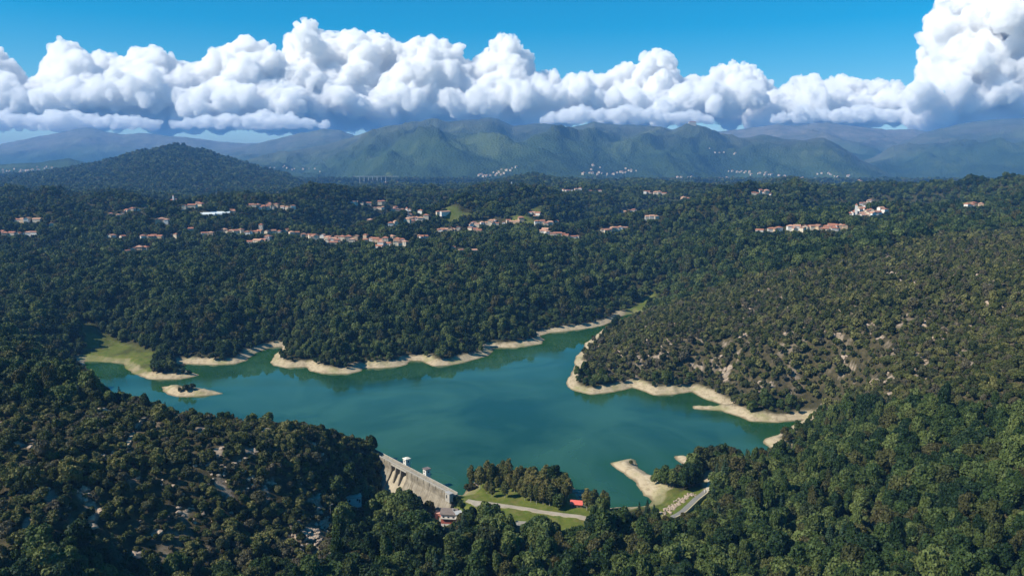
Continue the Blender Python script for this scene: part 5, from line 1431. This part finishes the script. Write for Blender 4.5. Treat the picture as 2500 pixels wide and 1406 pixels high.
# ------------------------------------------------------------------ clouds
def cloud_material():
    m, ns, ls, out = mat('cloud')
    v = ns.new('ShaderNodeVolumeScatter'); v.inputs['Color'].default_value = (1, 1, 1, 1); v.inputs['Density'].default_value = 0.0115; v.inputs['Anisotropy'].default_value = 0.0
    ls.new(v.outputs[0], out.inputs['Volume']); return m
CLOUD = cloud_material()
def make_cloud(top, base, D, seed, rad=(26, 60), voxel=44.0, depth=70, dens=1.0, fray=1.0):
    """top: skyline of the cloud in photo pixels, base: height of its underside; built at distance D"""
    rc_ = np.random.default_rng(seed); T_ = np.array(top, float)
    mpp = D / F; sph = []
    xa, xb = T_[:, 0].min(), T_[:, 0].max()
    X = xa
    while X <= xb:
        yt = np.interp(X, T_[:, 0], T_[:, 1]); yy = yt
        r = rc_.uniform(10, 19)
        yy = yt + r * .8; lvl = 0
        while yy < base:
            sph.append((X + rc_.normal() * r * .3, yy, rc_.normal() * depth * (.25 + .75 * min(1, lvl / 4)), r))
            r = min(rc_.uniform(*rad), max(10, (base - yt) * .5)) * (.45 + .16 * min(lvl, 4)); yy += r * .75; lvl += 1
        X += rc_.uniform(8, 15) / dens
    bx2 = xa + 12
    while bx2 < xb - 6:
        yt = np.interp(bx2, T_[:, 0], T_[:, 1]); hgt = base - yt
        for kk in range(4):
            r = min(rc_.uniform(20, 38), hgt * .42); sph.append((bx2 + rc_.normal() * 6, base - r * rc_.uniform(.8, 1.9), depth * (1.0 - 1.1 * kk) + rc_.normal() * 14, r))
        bx2 += 19
    out = list(sph)
    for (a, b, c, r) in sph:
        for k in range(5):
            d = rc_.normal(size=3); d[1] -= .5; d /= np.linalg.norm(d); q = r * rc_.uniform(.28, .5)
            if b + d[1] * r < base - 4: out.append((a + d[0] * r * .9, b + d[1] * r * .82, c + d[2] * r * .9, q))
    vv = []; ff_ = []; k = 0; iv, if_ = ico(1)
    for a, b, c, r in out:
        dx, dy, dz = raydir(a, b); t = D / dy + c * mpp / dy
        cen = np.array([dx * t, dy * t, CAM_Z + dz * t]); R2 = r * mpp
        sc = np.array([1, 1, 1.0]); pv = iv * R2 * sc + cen
        vv.append(pv); ff_ += [(p + k, q + k, s + k) for p, q, s in if_]; k += len(iv)
    me = bpy.data.meshes.new('cloud'); V0 = np.concatenate(vv); org = V0.mean(0)
    me.from_pydata((V0 - org).tolist(), [], ff_); me.update()
    o = bpy.data.objects.new('cloud', me); COL.objects.link(o)
    md = o.modifiers.new('r', 'REMESH'); md.mode = 'VOXEL'; md.voxel_size = voxel * D / 19000.0
    dg = bpy.context.evaluated_depsgraph_get(); m2 = bpy.data.meshes.new_from_object(o.evaluated_get(dg))
    o.modifiers.clear(); o.data = m2; bpy.data.meshes.remove(me); print('cloud', len(m2.polygons))
    nv = len(m2.vertices); co = np.empty(nv * 3); m2.vertices.foreach_get('co', co); co = co.reshape(-1, 3)
    for it in range(2):
        nr = np.empty(nv * 3); m2.vertex_normals.foreach_get('vector', nr); nr = nr.reshape(-1, 3)
        amp = np.zeros(nv)
        if it == 0:
            for L_, A_ in ((420, 80), (190, 48)):
                amp += A_ * (np.abs(noise3((co + org) / L_)) * 2 - .55)
        else:
            for L_, A_ in ((110, 34), (60, 18)):
                amp += A_ * (np.abs(noise3((co + org) / L_)) * 2 - .5)
        low = np.clip((co[:, 2] - co[:, 2].min()) / 250.0, .25, 1)
        co = co + nr * (amp * low * fray * D / 19000.0)[:, None]
        m2.vertices.foreach_set('co', co.ravel()); m2.update()
    zb = co[:, 2].min() + 90.0 * D / 19000; co[:, 2] = np.where(co[:, 2] < zb, zb - (zb - co[:, 2]) * .25, co[:, 2]); m2.vertices.foreach_set('co', co.ravel()); m2.update()
    m2.shade_smooth(); m2.materials.clear(); m2.materials.append(CLOUD)
    o.location = org; o['kind'] = 'structure'
    return o
CL = [
 ([(-160,150),(-60,90),(0,112),(30,160),(60,188),(85,205)], 284, 18500, 1),
 ([(88,200),(108,172),(122,118),(150,90),(185,108),(215,135),(245,128),(285,128),(312,152),(330,120),(370,112),(405,128),(440,150),(475,152),(508,140),(528,118),(560,112),(585,95),(600,88),(640,102),(680,124),(712,158),(728,185),(740,210)], 286, 18500, 2),
 ([(722,105),(728,58),(742,48),(764,58),(778,84),(800,82),(850,74),(900,82),(940,80),(970,104),(1010,102),(1042,87),(1082,97),(1122,112),(1130,142),(1160,152),(1186,140),(1202,98),(1228,74),(1256,95),(1280,140),(1310,172),(1345,176),(1372,198)], 290, 19500, 3),
 ([(1360,200),(1400,190),(1440,182),(1480,178),(1512,165),(1527,151),(1558,167),(1578,132),(1602,115),(1630,130),(1650,180),(1680,196),(1730,190),(1762,162),(1800,151),(1834,156),(1852,192),(1872,235)], 284, 20000, 4),
 ([(1882,200),(1900,235),(1922,206),(1942,187),(1972,180),(2012,197),(2060,182),(2102,197),(2150,196),(2182,198),(2205,235),(2240,215)], 286, 20500, 5),
 ([(2228,210),(2245,165),(2268,145),(2290,120),(2278,70),(2252,50),(2262,0),(2300,-20),(2400,10),(2440,-60),(2520,-110),(2640,-120),(2760,-60)], 288, 17500, 6),
 ]
for top, base, D, sd_ in CL: make_cloud(top, base, D, sd_)
for top, base, D, sd_ in (([(-140,292),(-40,270),(60,282),(150,272),(240,288),(320,282),(380,296)], 316, 15600, 21), ([(430,296),(500,280),(580,286),(660,276),(740,290),(800,296)], 314, 15800, 22), ([(1330,282),(1400,262),(1460,270),(1530,260),(1600,275),(1680,270),(1740,284)], 300, 16400, 23), ([(1890,282),(1960,264),(2050,272),(2130,262),(2210,276)], 298, 16400, 24)):
    make_cloud(top, base, D, sd_, rad=(14, 30), voxel=44, depth=30)
# ------------------------------------------------------------------ haze
zt = float(HG.max()) + 25
hz = MB().box((0, 15200, (zt - 20) / 2), (62000, 31200, zt + 20 + 20)).build('haze', None)
hz['kind'] = 'stuff'; tag(hz, 'pale blue haze in the air over the valley', 'haze')
m, ns, ls, out = mat('haze')
pv = ns.new('ShaderNodeVolumePrincipled'); pv.inputs['Color'].default_value = (0.18, 0.47, 1.0, 1); pv.inputs['Density'].default_value = 5.8e-5; pv.inputs['Anisotropy'].default_value = 0.0
ls.new(pv.outputs[0], out.inputs['Volume']); hz.data.materials.append(m)
print('top of the ground', zt, 'triangles', sum(len(me.polygons) for me in bpy.data.meshes))
